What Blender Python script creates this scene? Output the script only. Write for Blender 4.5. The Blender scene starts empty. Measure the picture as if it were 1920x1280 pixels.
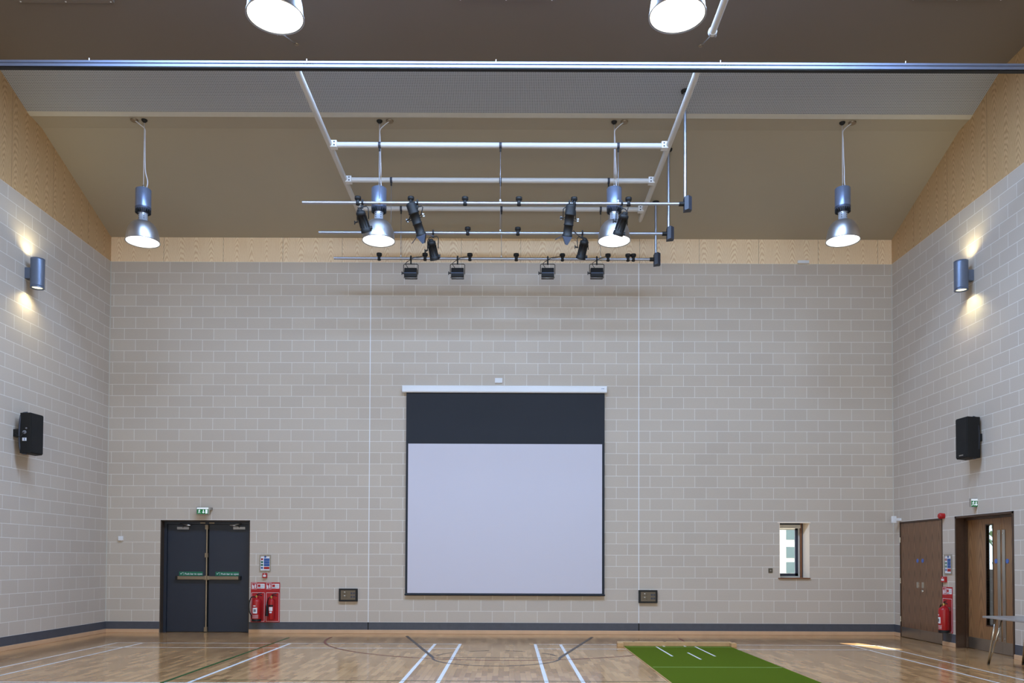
import bpy, bmesh, math, random
from mathutils import Vector, Matrix
random.seed(7)
SC = bpy.context.scene
COL = SC.collection
# ------------------------------------------------------------------ camera
F, CX, CY, TH, RO, H = 1533.2, 955.5, 1011.9, .0236, .0037, 1.491
cd = bpy.data.cameras.new('camera'); cam = bpy.data.objects.new('camera', cd); COL.objects.link(cam)
cd.sensor_width = 36; cd.sensor_fit = 'HORIZONTAL'; cd.lens = 36 * F / 1920
cd.shift_x = (960 - CX) / 1920; cd.shift_y = (CY - 640) / 1920
cd.clip_start = .05; cd.clip_end = 300
R_ = Vector((1, 0, 0)); U_ = Vector((0, -math.sin(TH), math.cos(TH))); B_ = -Vector((0, math.cos(TH), math.sin(TH)))
r2 = R_ * math.cos(RO) + U_ * math.sin(RO); u2 = -R_ * math.sin(RO) + U_ * math.cos(RO)
cam.matrix_world = Matrix(((r2.x, u2.x, B_.x, 0), (r2.y, u2.y, B_.y, 0), (r2.z, u2.z, B_.z, H), (0, 0, 0, 1)))
SC.camera = cam
# ------------------------------------------------------------------ view, world, sun, daylight, added fill
vs = SC.view_settings; vs.view_transform = 'Standard'; vs.look = 'None'; vs.gamma = 1; vs.use_curve_mapping = False
vs.exposure = -0.2
SC.cycles.use_denoising = True
SC.cycles.max_bounces = 10; SC.cycles.diffuse_bounces = 6; SC.cycles.glossy_bounces = 4
SC.cycles.transparent_max_bounces = 12
SC.cycles.sample_clamp_indirect = 4; SC.cycles.caustics_reflective = False; SC.cycles.caustics_refractive = False
W = bpy.data.worlds.new('sky'); SC.world = W; W.use_nodes = True
bg = W.node_tree.nodes['Background']; bg.inputs['Color'].default_value = (.80, .90, 1, 1); bg.inputs['Strength'].default_value = 2.6
sd = bpy.data.lights.new('sun', 'SUN'); sd.energy = 40; sd.angle = .009; sd.color = (1, .95, .87)
so = bpy.data.objects.new('sun', sd); COL.objects.link(so)
so.rotation_euler = Vector((.30, -1, -.75)).to_track_quat('-Z', 'Y').to_euler()

def area(name, loc, direction, sx, sy, power, col):
    l = bpy.data.lights.new(name, 'AREA'); l.shape = 'RECTANGLE'; l.size = sx; l.size_y = sy; l.energy = power; l.color = col
    o = bpy.data.objects.new(name, l); COL.objects.link(o); o.location = loc
    d = Vector(direction); o.rotation_euler = d.to_track_quat('-Z', 'Y' if abs(d.z) < .9 else 'Y').to_euler()
    return o
area('rooflight_daylight', (-.19, 10.10, 9.66), (0, .36, -.93), 10.2, 1.5, 1850, (.44, .64, 1.0))
area('front_high_fill', (-.19, -3.2, 5.2), (0, 1, 0), 13.0, 3.0, 420, (.86, .92, 1.0))  # fill lamp added at the unseen front wall
area('front_low_fill', (-.19, -3.2, 1.6), (0, 1, 0), 12.0, 2.6, 640, (1.0, .80, .56))  # second added fill, warm, for the lower walls

XL, XR, YB, YF = -8.06, 7.686, 16.353, -3.0
CH = .2261; TOPZ = 33 * CH
XJ = -2.816

def ray(px, py):
    x = px - CX; y = py - CY; c, s = math.cos(RO), math.sin(RO)
    x, y = x * c + y * s, -x * s + y * c
    u = x / F; v = -y / F
    return Vector((u, math.cos(TH) - v * math.sin(TH), math.sin(TH) + v * math.cos(TH)))
def at(px, py, X=None, Y=None, Z=None):
    d = ray(px, py)
    t = X / d.x if X is not None else Y / d.y if Y is not None else (Z - H) / d.z
    return Vector((d.x * t, d.y * t, d.z * t + H))

# ------------------------------------------------------------------ materials
def lin(c):
    return tuple((x / 12.92 if x <= .04045 else ((x + .055) / 1.055) ** 2.4) for x in [v / 255 for v in c])
class NT:
    def __init__(s, name):
        s.m = bpy.data.materials.new(name); s.m.use_nodes = True; s.t = s.m.node_tree
        s.b = s.t.nodes['Principled BSDF']; s.out = s.t.nodes['Material Output']
    def n(s, ty, **k):
        o = s.t.nodes.new(ty)
        for a, v in k.items(): setattr(o, a, v)
        return o
    def l(s, a, b): s.t.links.new(a, b)
    def put(s, sock, v):
        if hasattr(v, 'is_output') or isinstance(v, bpy.types.NodeSocket): s.l(v, sock)
        elif isinstance(v, (tuple, list)): sock.default_value = (*v, 1) if len(v) == 3 and sock.type == 'RGBA' else v
        else: sock.default_value = v
    def math(s, op, a, b=0, c=None):
        o = s.n('ShaderNodeMath', operation=op); s.put(o.inputs[0], a); s.put(o.inputs[1], b)
        if c is not None: s.put(o.inputs[2], c)
        return o.outputs[0]
    def mix(s, f, a, b, blend='MIX'):
        o = s.n('ShaderNodeMix', data_type='RGBA', blend_type=blend)
        s.put(o.inputs[0], f); s.put(o.inputs[6], a); s.put(o.inputs[7], b); return o.outputs[2]
    def coord(s):
        c = s.n('ShaderNodeTexCoord'); x = s.n('ShaderNodeSeparateXYZ'); s.l(c.outputs['Object'], x.inputs[0])
        return c.outputs['Object'], x.outputs
    def comb(s, x, y, z=0):
        o = s.n('ShaderNodeCombineXYZ'); s.put(o.inputs[0], x); s.put(o.inputs[1], y); s.put(o.inputs[2], z); return o.outputs[0]
    def noise(s, vec, scale, detail=3, rough=.55):
        o = s.n('ShaderNodeTexNoise'); s.l(vec, o.inputs['Vector']); o.inputs['Scale'].default_value = scale
        o.inputs['Detail'].default_value = detail; o.inputs['Roughness'].default_value = rough; return o.outputs[0]
    def ramp(s, f, stops):
        o = s.n('ShaderNodeValToRGB'); s.l(f, o.inputs[0]); e = o.color_ramp.elements
        while len(e) < len(stops): e.new(.5)
        for i, (p, c) in enumerate(stops): e[i].position = p; e[i].color = (*c, 1)
        return o.outputs[0]
    def bump(s, h, strength, dist=.01):
        o = s.n('ShaderNodeBump'); s.l(h, o.inputs['Height']); o.inputs['Strength'].default_value = strength
        o.inputs['Distance'].default_value = dist; s.l(o.outputs[0], s.b.inputs['Normal'])
MC = {}
def pm(name, col, rough=.5, metal=0, var=.06, scale=8, emit=0, bump=0, aniso=0):
    """plain procedural finish: colour with a little noise in tone and gloss"""
    if name in MC: return MC[name]
    t = NT(name); o, x = t.coord(); c = lin(col)
    f = t.noise(o, scale)
    t.put(t.b.inputs['Base Color'], t.mix(f, tuple(v * (1 - var) for v in c), tuple(min(1, v * (1 + var)) for v in c)))
    t.put(t.b.inputs['Roughness'], t.math('MULTIPLY_ADD', f, .08, rough - .04)); t.b.inputs['Metallic'].default_value = metal
    if bump: t.bump(t.noise(o, scale * 12, 4), bump, .002)
    if emit: t.b.inputs['Emission Color'].default_value = (*c, 1); t.b.inputs['Emission Strength'].default_value = emit
    MC[name] = t.m; return t.m

def block_mat(name, axis, off):
    t = NT(name); o, x = t.coord()
    u = t.math('ADD', x[axis], off); vec = t.comb(u, x[2])
    b = t.n('ShaderNodeTexBrick', offset=.5, offset_frequency=2); t.l(vec, b.inputs['Vector'])
    b.inputs['Scale'].default_value = 1; b.inputs['Brick Width'].default_value = .45; b.inputs['Row Height'].default_value = CH
    b.inputs['Mortar Size'].default_value = .0055; b.inputs['Mortar Smooth'].default_value = .3; b.inputs['Bias'].default_value = 0
    b.inputs['Color1'].default_value = (*lin((191, 179, 167)), 1); b.inputs['Color2'].default_value = (*lin((199, 187, 174)), 1)
    b.inputs['Mortar'].default_value = (*lin((232, 229, 224)), 1)
    fine = t.noise(o, 55, 4, .7); big = t.noise(o, .8, 3)
    c = t.mix(t.math('MULTIPLY', fine, .30), b.outputs[0], lin((160, 153, 144)))
    c = t.mix(t.math('MULTIPLY', big, .22), c, lin((200, 190, 172)))
    # some courses have a paler, missing or thin joint: lighten at random
    t.put(t.b.inputs['Base Color'], c); t.b.inputs['Roughness'].default_value = .9
    t.bump(t.math('ADD', t.math('MULTIPLY', b.outputs[1], -.6), t.math('MULTIPLY', fine, .25)), .35, .006)
    return t.m
M_BLOCK_X = block_mat('painted_blockwork_back', 0, -XJ + .225)
M_BLOCK_Y = block_mat('painted_blockwork_side', 1, -13.1976 + 30 * .45)

def veneer(name, axis, light, dark, off=0, panel=1.2, leaf=.30, rough=.45, contrast=1.0, freq=9):
    t = NT(name); o, x = t.coord(); u = t.math('ADD', x[axis], 20 + off)
    pid = t.math('FLOOR', t.math('DIVIDE', u, panel)); wn = t.n('ShaderNodeTexWhiteNoise', noise_dimensions='1D'); t.l(pid, wn.inputs['W'])
    rnd = wn.outputs[0]
    lf = t.math('DIVIDE', u, leaf)
    s_ = t.math('SUBTRACT', t.math('FRACT', t.math('ADD', lf, t.math('MULTIPLY', rnd, .6))), .5)
    stretched = t.comb(t.math('MULTIPLY', u, 5), t.math('MULTIPLY', x[2], 1.1), 0)
    wob = t.noise(stretched, 1.6, 3)
    k = t.math('MULTIPLY_ADD', rnd, 3.0, 1.6)
    val = t.math('ADD', t.math('MULTIPLY', t.math('MULTIPLY', s_, s_), k), x[2])
    val = t.math('ADD', val, t.math('MULTIPLY', wob, .30))
    rings = t.math('SINE', t.math('MULTIPLY', val, 2 * math.pi * freq))
    rings = t.math('POWER', t.math('MULTIPLY_ADD', rings, .5, .5), 1.6)
    fine = t.noise(t.comb(t.math('MULTIPLY', u, 90), t.math('MULTIPLY', x[2], 2.5), 0), 1, 3)
    f = t.math('ADD', t.math('MULTIPLY', rings, .62 * contrast), t.math('MULTIPLY', fine, .45))
    c = t.ramp(f, [(.22, lin(light)), (.80, lin(dark))])
    pf = t.math('FRACT', t.math('DIVIDE', u, panel))
    line = t.math('LESS_THAN', pf, .0055)
    c = t.mix(t.math('MULTIPLY', rnd, .14), c, lin(dark))
    c = t.mix(t.math('MULTIPLY', line, .75), c, tuple(v * .25 for v in lin(dark)))
    t.put(t.b.inputs['Base Color'], c); t.b.inputs['Roughness'].default_value = rough
    return t.m
M_WOOD_BACK = veneer('ash_veneer_back_lit', 0, (252, 230, 196), (218, 180, 134), off=-20 + .0 + 7.80 + 1.2 * 30 - 20, contrast=.62)  # back band lightened in colour for rooflight falling on it
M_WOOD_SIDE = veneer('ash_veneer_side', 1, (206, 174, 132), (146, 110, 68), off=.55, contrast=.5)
M_WALNUT = veneer('walnut_veneer', 1, (134, 100, 74), (64, 42, 28), panel=9, leaf=.22, rough=.35, contrast=.5, freq=3)
M_WALNUT_L = veneer('walnut_veneer_light', 1, (154, 114, 76), (88, 58, 34), panel=9, leaf=.3, rough=.33, contrast=.5, freq=3)
M_FRAMEW = pm('dark_stained_timber', (64, 42, 28), .4, 0, .3, 14)

def floor_mat():
    t = NT('sprung_hardwood_floor'); o, x = t.coord()
    b = t.n('ShaderNodeTexBrick', offset=.37, offset_frequency=2); t.l(t.comb(x[1], x[0]), b.inputs['Vector'])
    b.inputs['Scale'].default_value = 1; b.inputs['Brick Width'].default_value = .42; b.inputs['Row Height'].default_value = .071
    b.inputs['Mortar Size'].default_value = .0008; b.inputs['Bias'].default_value = 0
    b.inputs['Color1'].default_value = (*lin((206, 160, 110)), 1); b.inputs['Color2'].default_value = (*lin((146, 104, 64)), 1)
    b.inputs['Mortar'].default_value = (*lin((110, 84, 58)), 1)
    g = t.noise(t.comb(t.math('MULTIPLY', x[0], 60), t.math('MULTIPLY', x[1], 4)), 1, 4)
    c = t.mix(t.math('MULTIPLY', g, .30), b.outputs[0], lin((214, 168, 116)))
    big = t.noise(o, .5, 2); c = t.mix(t.math('MULTIPLY', big, .25), c, lin((170, 126, 80)))
    t.put(t.b.inputs['Base Color'], c)
    t.put(t.b.inputs['Roughness'], t.math('MULTIPLY_ADD', t.noise(o, 3), .06, .10))
    t.b.inputs['IOR'].default_value = 1.38
    bn = t.n('ShaderNodeBump'); bn.inputs['Strength'].default_value = .04; bn.inputs['Distance'].default_value = .01
    t.l(t.noise(t.comb(t.math('MULTIPLY', x[0], 3), x[1]), 2.0, 2), bn.inputs['Height']); t.l(bn.outputs[0], t.b.inputs['Normal'])
    return t.m
M_FLOOR = floor_mat()
def perf_mat():
    t = NT('perforated_acoustic_panel'); o, x = t.coord(); S = .028
    fx = t.math('SUBTRACT', t.math('FRACT', t.math('DIVIDE', x[0], S)), .5)
    fy = t.math('SUBTRACT', t.math('FRACT', t.math('DIVIDE', x[1], S)), .5)
    d = t.math('ADD', t.math('MULTIPLY', fx, fx), t.math('MULTIPLY', fy, fy))
    hole = t.math('LESS_THAN', d, .062)
    c = t.mix(hole, lin((172, 176, 184)), lin((60, 62, 68)))
    t.put(t.b.inputs['Base Color'], c); t.b.inputs['Roughness'].default_value = .7
    return t.m
M_PERF = perf_mat()
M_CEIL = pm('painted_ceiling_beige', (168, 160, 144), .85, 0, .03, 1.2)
M_CEILD = pm('ceiling_bay_shaded', (118, 108, 98), .85, 0, .03, 1.2)  # darker colour stands in for shade on the flat bay beside the rooflight
M_EDGE = pm('white_trim', (196, 194, 186), .5)
M_DARKBLK = pm('dark_painted_block', (74, 76, 84), .6, 0, .25, 9, bump=.2)
M_SKIRT = pm('oak_skirting', (206, 168, 132), .45, 0, .12, 5)
M_GALV = pm('galvanised_steel', (168, 174, 188), .35, .85, .04, 1.5)
M_TRACK = pm('aluminium_track', (132, 142, 168), .5, .3, .1, 3)
M_CHROME = pm('brushed_steel', (200, 198, 192), .22, 1, .08, 20)
M_STEELP = pm('brushed_plate', (170, 168, 166), .33, 1, .1, 9)
M_BRONZE = pm('bronze_hardware', (150, 134, 112), .38, .7, .1, 20)
M_WTUBE = pm('white_enamel_tube', (206, 206, 206), .38, 0, .03, 1.5)
M_HOUS = pm('blue_grey_lamp_housing', (134, 148, 178), .35, .6, .08, 20)
M_SCON = pm('grey_sconce_metal', (112, 124, 146), .4, .55, .08, 20)
M_BOWL = pm('spun_aluminium', (204, 206, 212), .38, 1, .04, 6)
M_BLACK = pm('black_metal', (7, 7, 8), .62, 0, .3, 20)
M_BLACK2 = pm('black_plastic', (7, 7, 8), .7, 0, .3, 30)
M_JBOX = pm('slate_junction_box', (52, 58, 72), .5, 0, .1, 20)
M_FLAP = pm('barn_door_steel', (58, 66, 84), .45, .3, .1, 20)
M_CABLE = pm('black_cable', (18, 18, 20), .6)
M_WCABLE = pm('white_cable', (216, 218, 228), .5)
M_WIRE = pm('steel_wire', (150, 156, 168), .4, .7)
M_LENS = pm('lit_lamp_glass', (255, 252, 244), .4, emit=5.0)
M_SLENS = pm('lit_sconce_lens', (255, 246, 205), .4, emit=2.0)
M_SCREENW = pm('projection_screen_white', (204, 202, 214), .8, 0, .01, 1)
M_SCREENB = pm('projection_screen_black', (34, 38, 46), .8, 0, .05, 3)
M_HOUSEW = pm('white_screen_casing', (232, 236, 242), .35, 0, .02, 2)
M_DOORB = pm('slate_blue_door_paint', (38, 44, 56), .45, 0, .05, 3)
M_DFRAME = pm('dark_door_frame', (62, 50, 40), .6, 0, .1, 8)
M_WHITE = pm('white_plastic', (226, 228, 232), .4)
M_RED = pm('fire_red', (166, 14, 20), .4, 0, .06, 6)
M_REDB = pm('fire_board_red', (172, 10, 22), .5, 0, .04, 6)
M_GREEN = pm('safety_green', (20, 108, 78), .5)
M_EXG = pm('exit_green', (20, 120, 58), .45, emit=.12)
M_EXW = pm('exit_white', (236, 244, 248), .45, emit=.35)
M_BLUE = pm('notice_blue', (50, 92, 160), .5)
M_PAPER = pm('paper_white', (222, 224, 230), .6)
M_INK = pm('print_grey', (120, 122, 130), .6)
M_BRASS = pm('brass', (190, 160, 90), .35, .9)
M_MAT = None
def turf():
    t = NT('green_turf_mat'); o, x = t.coord()
    f = t.noise(o, 160, 4, .7); g = t.noise(o, 1.5, 3)
    c = t.mix(f, lin((62, 78, 12)), lin((98, 112, 26))); c = t.mix(t.math('MULTIPLY', g, .3), c, lin((76, 92, 12)))
    t.put(t.b.inputs['Base Color'], c); t.b.inputs['Roughness'].default_value = .95; t.b.inputs['Specular IOR Level'].default_value = .05; t.bump(f, .5, .01); return t.m
M_MAT = turf()
M_TIMBER = pm('planed_timber', (190, 152, 106), .6, 0, .2, 9)
M_LW = pm('white_court_paint', (226, 226, 226), .3)
M_LG = pm('green_court_paint', (16, 76, 26), .35)
M_LR = pm('red_court_paint', (104, 30, 24), .35)
M_LK = pm('grey_court_paint', (62, 56, 54), .35)
M_TABLE = pm('grey_laminate', (150, 144, 140), .3, 0, .1, 12)
M_BDISC = pm('blue_disc', (70, 104, 180), .4)
M_SILL = pm('sill_timber', (120, 78, 50), .4)
M_REVEAL = pm('plaster_reveal', (244, 228, 208), .8, 0, .03, 3)
M_DKFR = pm('anthracite_window_frame', (46, 52, 66), .4)
def glass(name, tint=(1, 1, 1), gl=.06):
    t = NT(name); tr = t.n('ShaderNodeBsdfTransparent'); tr.inputs[0].default_value = (*tint, 1)
    g = t.n('ShaderNodeBsdfGlossy'); g.inputs['Roughness'].default_value = .03
    w = t.n('ShaderNodeLayerWeight'); w.inputs[0].default_value = .3
    f = t.math('MULTIPLY_ADD', w.outputs[0], .3, gl)
    mx = t.n('ShaderNodeMixShader'); t.l(f, mx.inputs[0]); t.l(tr.outputs[0], mx.inputs[1]); t.l(g.outputs[0], mx.inputs[2])
    t.l(mx.outputs[0], t.out.inputs[0]); return t.m
M_GLASS = glass('clear_glass', (.93, .97, .98))

# ------------------------------------------------------------------ mesh builder
def frame_from(axis):
    a = Vector(axis).normalized(); h = Vector((0, 0, 1)) if abs(a.z) < .95 else Vector((1, 0, 0))
    u = a.cross(h).normalized(); v = a.cross(u).normalized(); return a, u, v
class MB:
    def __init__(s): s.v = []; s.f = []; s.mi = []; s.sm = []; s.ms = []
    def _m(s, m):
        if m not in s.ms: s.ms.append(m)
        return s.ms.index(m)
    def add(s, vs_, fs, m, smooth=False):
        b = len(s.v); s.v += [Vector(p) for p in vs_]; i = s._m(m)
        for f in fs: s.f.append([b + k for k in f]); s.mi.append(i); s.sm.append(smooth)
        return s
    def box(s, a, b, m, M=None):
        x0, y0, z0 = [min(a[i], b[i]) for i in range(3)]; x1, y1, z1 = [max(a[i], b[i]) for i in range(3)]
        p = [(x0, y0, z0), (x1, y0, z0), (x1, y1, z0), (x0, y1, z0), (x0, y0, z1), (x1, y0, z1), (x1, y1, z1), (x0, y1, z1)]
        if M: p = [M @ Vector(q) for q in p]
        return s.add(p, [(0, 3, 2, 1), (4, 5, 6, 7), (0, 1, 5, 4), (1, 2, 6, 5), (2, 3, 7, 6), (3, 0, 4, 7)], m)
    def cbox(s, c, d, m, M=None):
        return s.box([c[i] - d[i] / 2 for i in range(3)], [c[i] + d[i] / 2 for i in range(3)], m, M)
    def lathe(s, base, axis, prof, m, n=24, smooth=True, capa=True, capb=True):
        """prof: (distance along axis, radius)"""
        a, u, v = frame_from(axis); base = Vector(base); vs_ = []; fs = []
        for (t, r) in prof:
            for k in range(n):
                w = 2 * math.pi * k / n; vs_.append(base + a * t + (u * math.cos(w) + v * math.sin(w)) * r)
        for i in range(len(prof) - 1):
            for k in range(n):
                k2 = (k + 1) % n; fs.append((i * n + k, i * n + k2, (i + 1) * n + k2, (i + 1) * n + k))
        s.add(vs_, fs, m, smooth)
        L = (len(prof) - 1) * n
        if capa: s.add(vs_[:n], [tuple(range(n))[::-1]], m)
        if capb: s.add(vs_[L:], [tuple(range(n))], m)
        return s
    def rod(s, a, b, r, m, r2=None, n=12):
        a = Vector(a); b = Vector(b); d = b - a
        return s.lathe(a, d, [(0, r), (d.length, r if r2 is None else r2)], m, n)
    def tube(s, pts, r, m, n=8):
        pts = [Vector(p) for p in pts]
        for _ in range(0): pass
        vs_ = []; fs = []; pu = None
        for i, p in enumerate(pts):
            d = (pts[min(i + 1, len(pts) - 1)] - pts[max(i - 1, 0)]).normalized()
            if pu is None: _, pu, _v = frame_from(d)
            pu = (pu - d * pu.dot(d)).normalized(); w_ = d.cross(pu)
            for k in range(n):
                w = 2 * math.pi * k / n; vs_.append(p + (pu * math.cos(w) + w_ * math.sin(w)) * r)
        for i in range(len(pts) - 1):
            for k in range(n):
                k2 = (k + 1) % n; fs.append((i * n + k, i * n + k2, (i + 1) * n + k2, (i + 1) * n + k))
        fs.append(tuple(range(n))[::-1]); fs.append(tuple(range((len(pts) - 1) * n, len(pts) * n)))
        return s.add(vs_, fs, m, True)
    def prism(s, poly, d, m):
        """poly: 3D points of one planar face; d: extrusion vector"""
        n = len(poly); d = Vector(d); p = [Vector(q) for q in poly]
        vs_ = p + [q + d for q in p]
        fs = [tuple(range(n))[::-1], tuple(range(n, 2 * n))] + [(k, (k + 1) % n, n + (k + 1) % n, n + k) for k in range(n)]
        return s.add(vs_, fs, m)
    def build(s, name, parent=None, bevel=0):
        me = bpy.data.meshes.new(name); me.from_pydata([tuple(v) for v in s.v], [], s.f)
        for m in s.ms: me.materials.append(m)
        me.polygons.foreach_set('material_index', s.mi); me.polygons.foreach_set('use_smooth', s.sm); me.update()
        bm = bmesh.new(); bm.from_mesh(me); bmesh.ops.recalc_face_normals(bm, faces=bm.faces); bm.to_mesh(me); bm.free()
        o = bpy.data.objects.new(name, me); COL.objects.link(o)
        if parent is not None:
            o.parent = parent; inv = Matrix.Identity(4)
            q = parent
            chain = []
            while q is not None: chain.append(q); q = q.parent
            for q in reversed(chain): inv = inv @ (Matrix.Translation(q.location) @ q.rotation_euler.to_matrix().to_4x4())
            me.transform(inv.inverted())
        if bevel:
            b = o.modifiers.new('bevel', 'BEVEL'); b.width = bevel; b.segments = 2; b.limit_method = 'ANGLE'
        return o
def smooth_path(pts, n=6):
    """Catmull-Rom through the points"""
    P = [Vector(p) for p in pts]; P = [P[0] * 2 - P[1]] + P + [P[-1] * 2 - P[-2]]; out = []
    for i in range(1, len(P) - 2):
        for k in range(n):
            t = k / n; a, b, c, d = P[i - 1], P[i], P[i + 1], P[i + 2]
            out.append(.5 * ((2 * b) + (c - a) * t + (2 * a - 5 * b + 4 * c - d) * t * t + (3 * b - a - 3 * c + d) * t ** 3))
    return out + [P[-2]]
def text_into(mb, txt, origin, right, up, size, m, thick=.0008):
    cu = bpy.data.curves.new('t', 'FONT'); cu.body = txt; cu.size = size; cu.extrude = thick; cu.resolution_u = 2; cu.offset = size * .012
    o = bpy.data.objects.new('t', cu); COL.objects.link(o); bpy.context.view_layer.update()
    me = o.evaluated_get(bpy.context.evaluated_depsgraph_get()).to_mesh()
    right = Vector(right); up = Vector(up); nr = right.cross(up); origin = Vector(origin)
    mb.add([origin + right * v.co.x + up * v.co.y + nr * v.co.z for v in me.vertices], [tuple(p.vertices) for p in me.polygons], m)
    wdt = max(v.co.x for v in me.vertices)
    bpy.data.objects.remove(o); bpy.data.curves.remove(cu); return wdt
def thing(name, label, cat, loc=(0, 0, 0), group=None):
    o = bpy.data.objects.new(name, None); COL.objects.link(o); o.location = loc; o['label'] = label; o['category'] = cat
    o.empty_display_size = .1
    if group: o['group'] = group
    return o
def tag(o, label, cat, group=None):
    o['label'] = label; o['category'] = cat
    if group: o['group'] = group
    return o
def struct(o, label=None):
    o['kind'] = 'structure'
    if label: o['label'] = label
    return o
def sempty(name, loc=(0, 0, 0), label=None):
    o = bpy.data.objects.new(name, None); COL.objects.link(o); o.location = loc; return struct(o, label)

# ------------------------------------------------------------------ shell
def holed_wall(u0, u1, w0, w1, holes, to3, t0, t1, m):
    """a slab in (u,w) with rectangular holes, from depth t0 to t1, closed at its edges and in its reveals"""
    us = sorted({u0, u1, *[h[0] for h in holes], *[h[1] for h in holes]}); ws = sorted({w0, w1, *[h[2] for h in holes], *[h[3] for h in holes]})
    mb = MB(); solid = {}
    for i in range(len(us) - 1):
        for j in range(len(ws) - 1):
            uc, wc = (us[i] + us[i + 1]) / 2, (ws[j] + ws[j + 1]) / 2
            solid[i, j] = not any(h[0] < uc < h[1] and h[2] < wc < h[3] for h in holes)
    for (i, j), k in solid.items():
        if not k: continue
        a, b, c, d = us[i], us[i + 1], ws[j], ws[j + 1]
        for t in (t0, t1): mb.add([to3(a, c, t), to3(b, c, t), to3(b, d, t), to3(a, d, t)], [(0, 1, 2, 3)], m)
        for di, dj, e in ((-1, 0, (a, c, a, d)), (1, 0, (b, c, b, d)), (0, -1, (a, c, b, c)), (0, 1, (a, d, b, d))):
            if not solid.get((i + di, j + dj), False):
                mb.add([to3(e[0], e[1], t0), to3(e[2], e[3], t0), to3(e[2], e[3], t1), to3(e[0], e[1], t1)], [(0, 1, 2, 3)], m)
    return mb
D1 = (-6.985, -5.195, 0.0, 2.25)          # double fire door in the back wall
W1 = (5.40, 6.0, 1.141, 2.238)           # slit window in the back wall
o = holed_wall(XL - .3, XR + .3, 0, TOPZ, [D1, W1], lambda u, w, t: (u, t, w), YB, YB + .3, M_BLOCK_X).build('wall_back'); struct(o)
o = holed_wall(YF, YB, 0, TOPZ, [], lambda u, w, t: (t, u, w), XL, XL - .3, M_BLOCK_Y).build('wall_left'); struct(o)
D2 = (14.51, 16.10, 0.0, 2.252); D3 = (12.455, 14.09, 0.0, 2.256)
o = holed_wall(YF, YB, 0, TOPZ, [D2, D3], lambda u, w, t: (t, u, w), XR, XR + .3, M_BLOCK_Y).build('wall_right'); struct(o)
FW = [(-6.5, -2.4, 3.7, 6.7), (-2.1, 1.8, 3.7, 6.7), (2.1, 6.2, 3.7, 6.7), (-6.2, 5.8, .3, 2.9)]  # unseen front windows, added to go with the fill lamps
o = holed_wall(XL - .3, XR + .3, 0, TOPZ, FW, lambda u, w, t: (u, t, w), YF, YF - .3, M_BLOCK_X).build('wall_front'); struct(o)
for i, (a, b, c, d) in enumerate(FW):
    mb = MB(); mb.box((a, YF - .18, c), (b, YF - .17, d), M_GLASS); g = mb.build('window_%d' % (i + 2)); struct(g)
    mb = MB(); nm = 5 if i == 3 else 2
    for k in range(nm + 1):
        xx = a + (b - a) * k / nm; mb.box((xx - .03, YF - .21, c), (xx + .03, YF - .14, d), M_DKFR)
    for zz in (c + .03, d - .03): mb.box((a, YF - .21, zz - .03), (b, YF - .14, zz + .03), M_DKFR)
    mb.build('window_frame', g)
# floor
mb = MB(); mb.box((XL - .3, YF - .3, -.2), (XR + .3, YB + .3, 0), M_FLOOR); FLO = struct(mb.build('floor'))
# timber upper walls
PR = [(YB, 7.958), (13.87, 8.862), (13.49, 8.895), (12.68, 9.185), (12.62, 9.205), (7.0, 9.205), (YF, 7.60)]
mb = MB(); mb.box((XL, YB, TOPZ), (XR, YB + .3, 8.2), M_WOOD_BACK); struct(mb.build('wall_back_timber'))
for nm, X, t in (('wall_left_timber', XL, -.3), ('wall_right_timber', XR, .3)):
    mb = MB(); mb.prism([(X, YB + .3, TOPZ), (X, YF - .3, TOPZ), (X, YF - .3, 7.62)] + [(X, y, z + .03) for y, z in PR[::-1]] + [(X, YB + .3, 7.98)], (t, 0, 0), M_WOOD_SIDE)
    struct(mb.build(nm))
# ceiling
def ceil_strip(mb, y0, z0, y1, z1, m, x0=XL - .3, x1=XR + .3, t=.15):
    mb.prism([(x0, y0, z0), (x0, y1, z1), (x0, y1, z1 + t), (x0, y0, z0 + t)], (x1 - x0, 0, 0), m)
SKY = (-5.35, 4.97, 9.3, 10.95)
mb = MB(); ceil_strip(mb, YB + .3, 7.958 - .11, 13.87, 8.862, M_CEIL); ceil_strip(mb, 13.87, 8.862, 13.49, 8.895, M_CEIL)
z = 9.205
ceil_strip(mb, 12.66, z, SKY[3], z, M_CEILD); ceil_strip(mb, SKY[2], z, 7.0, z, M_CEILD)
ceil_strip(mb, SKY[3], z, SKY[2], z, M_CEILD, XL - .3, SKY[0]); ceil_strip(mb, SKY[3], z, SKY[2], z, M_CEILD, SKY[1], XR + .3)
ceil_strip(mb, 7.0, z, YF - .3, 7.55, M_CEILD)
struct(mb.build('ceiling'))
mb = MB(); ceil_strip(mb, 13.46, 8.906, 12.66, 9.192, M_PERF); struct(mb.build('ceiling_acoustic_band'))
mb = MB(); ceil_strip(mb, 13.53, 8.880, 13.44, 8.908, M_EDGE, t=.05); struct(mb.build('trim_1'))
# rooflight with upstand
mb = MB(); a, b, c, d = SKY; zt = 10.02; zu = z + .149
mb.box((a - .1, c - .1, zu), (a, d + .1, zt), M_EDGE); mb.box((b, c - .1, zu), (b + .1, d + .1, zt), M_EDGE)
mb.box((a, c - .1, zu), (b, c, z + .25), M_EDGE); mb.box((a, d, zu), (b, d + .1, zt), M_EDGE)
RL = struct(mb.build('window_6'))
mb = MB(); mb.prism([(a, c, z + .16), (a, d, z + .80), (a, d, z + .81), (a, c, z + .17)], (b - a, 0, 0), M_GLASS); mb.build('pane', RL)
mb = MB()
for k in range(1, 8):
    xx = a + (b - a) * k / 8; mb.prism([(xx - .025, c, z + .12), (xx - .025, d, z + .76), (xx - .025, d, z + .83), (xx - .025, c, z + .19)], (.05, 0, 0), M_EDGE)
mb.build('glazing_bar', RL)
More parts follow.
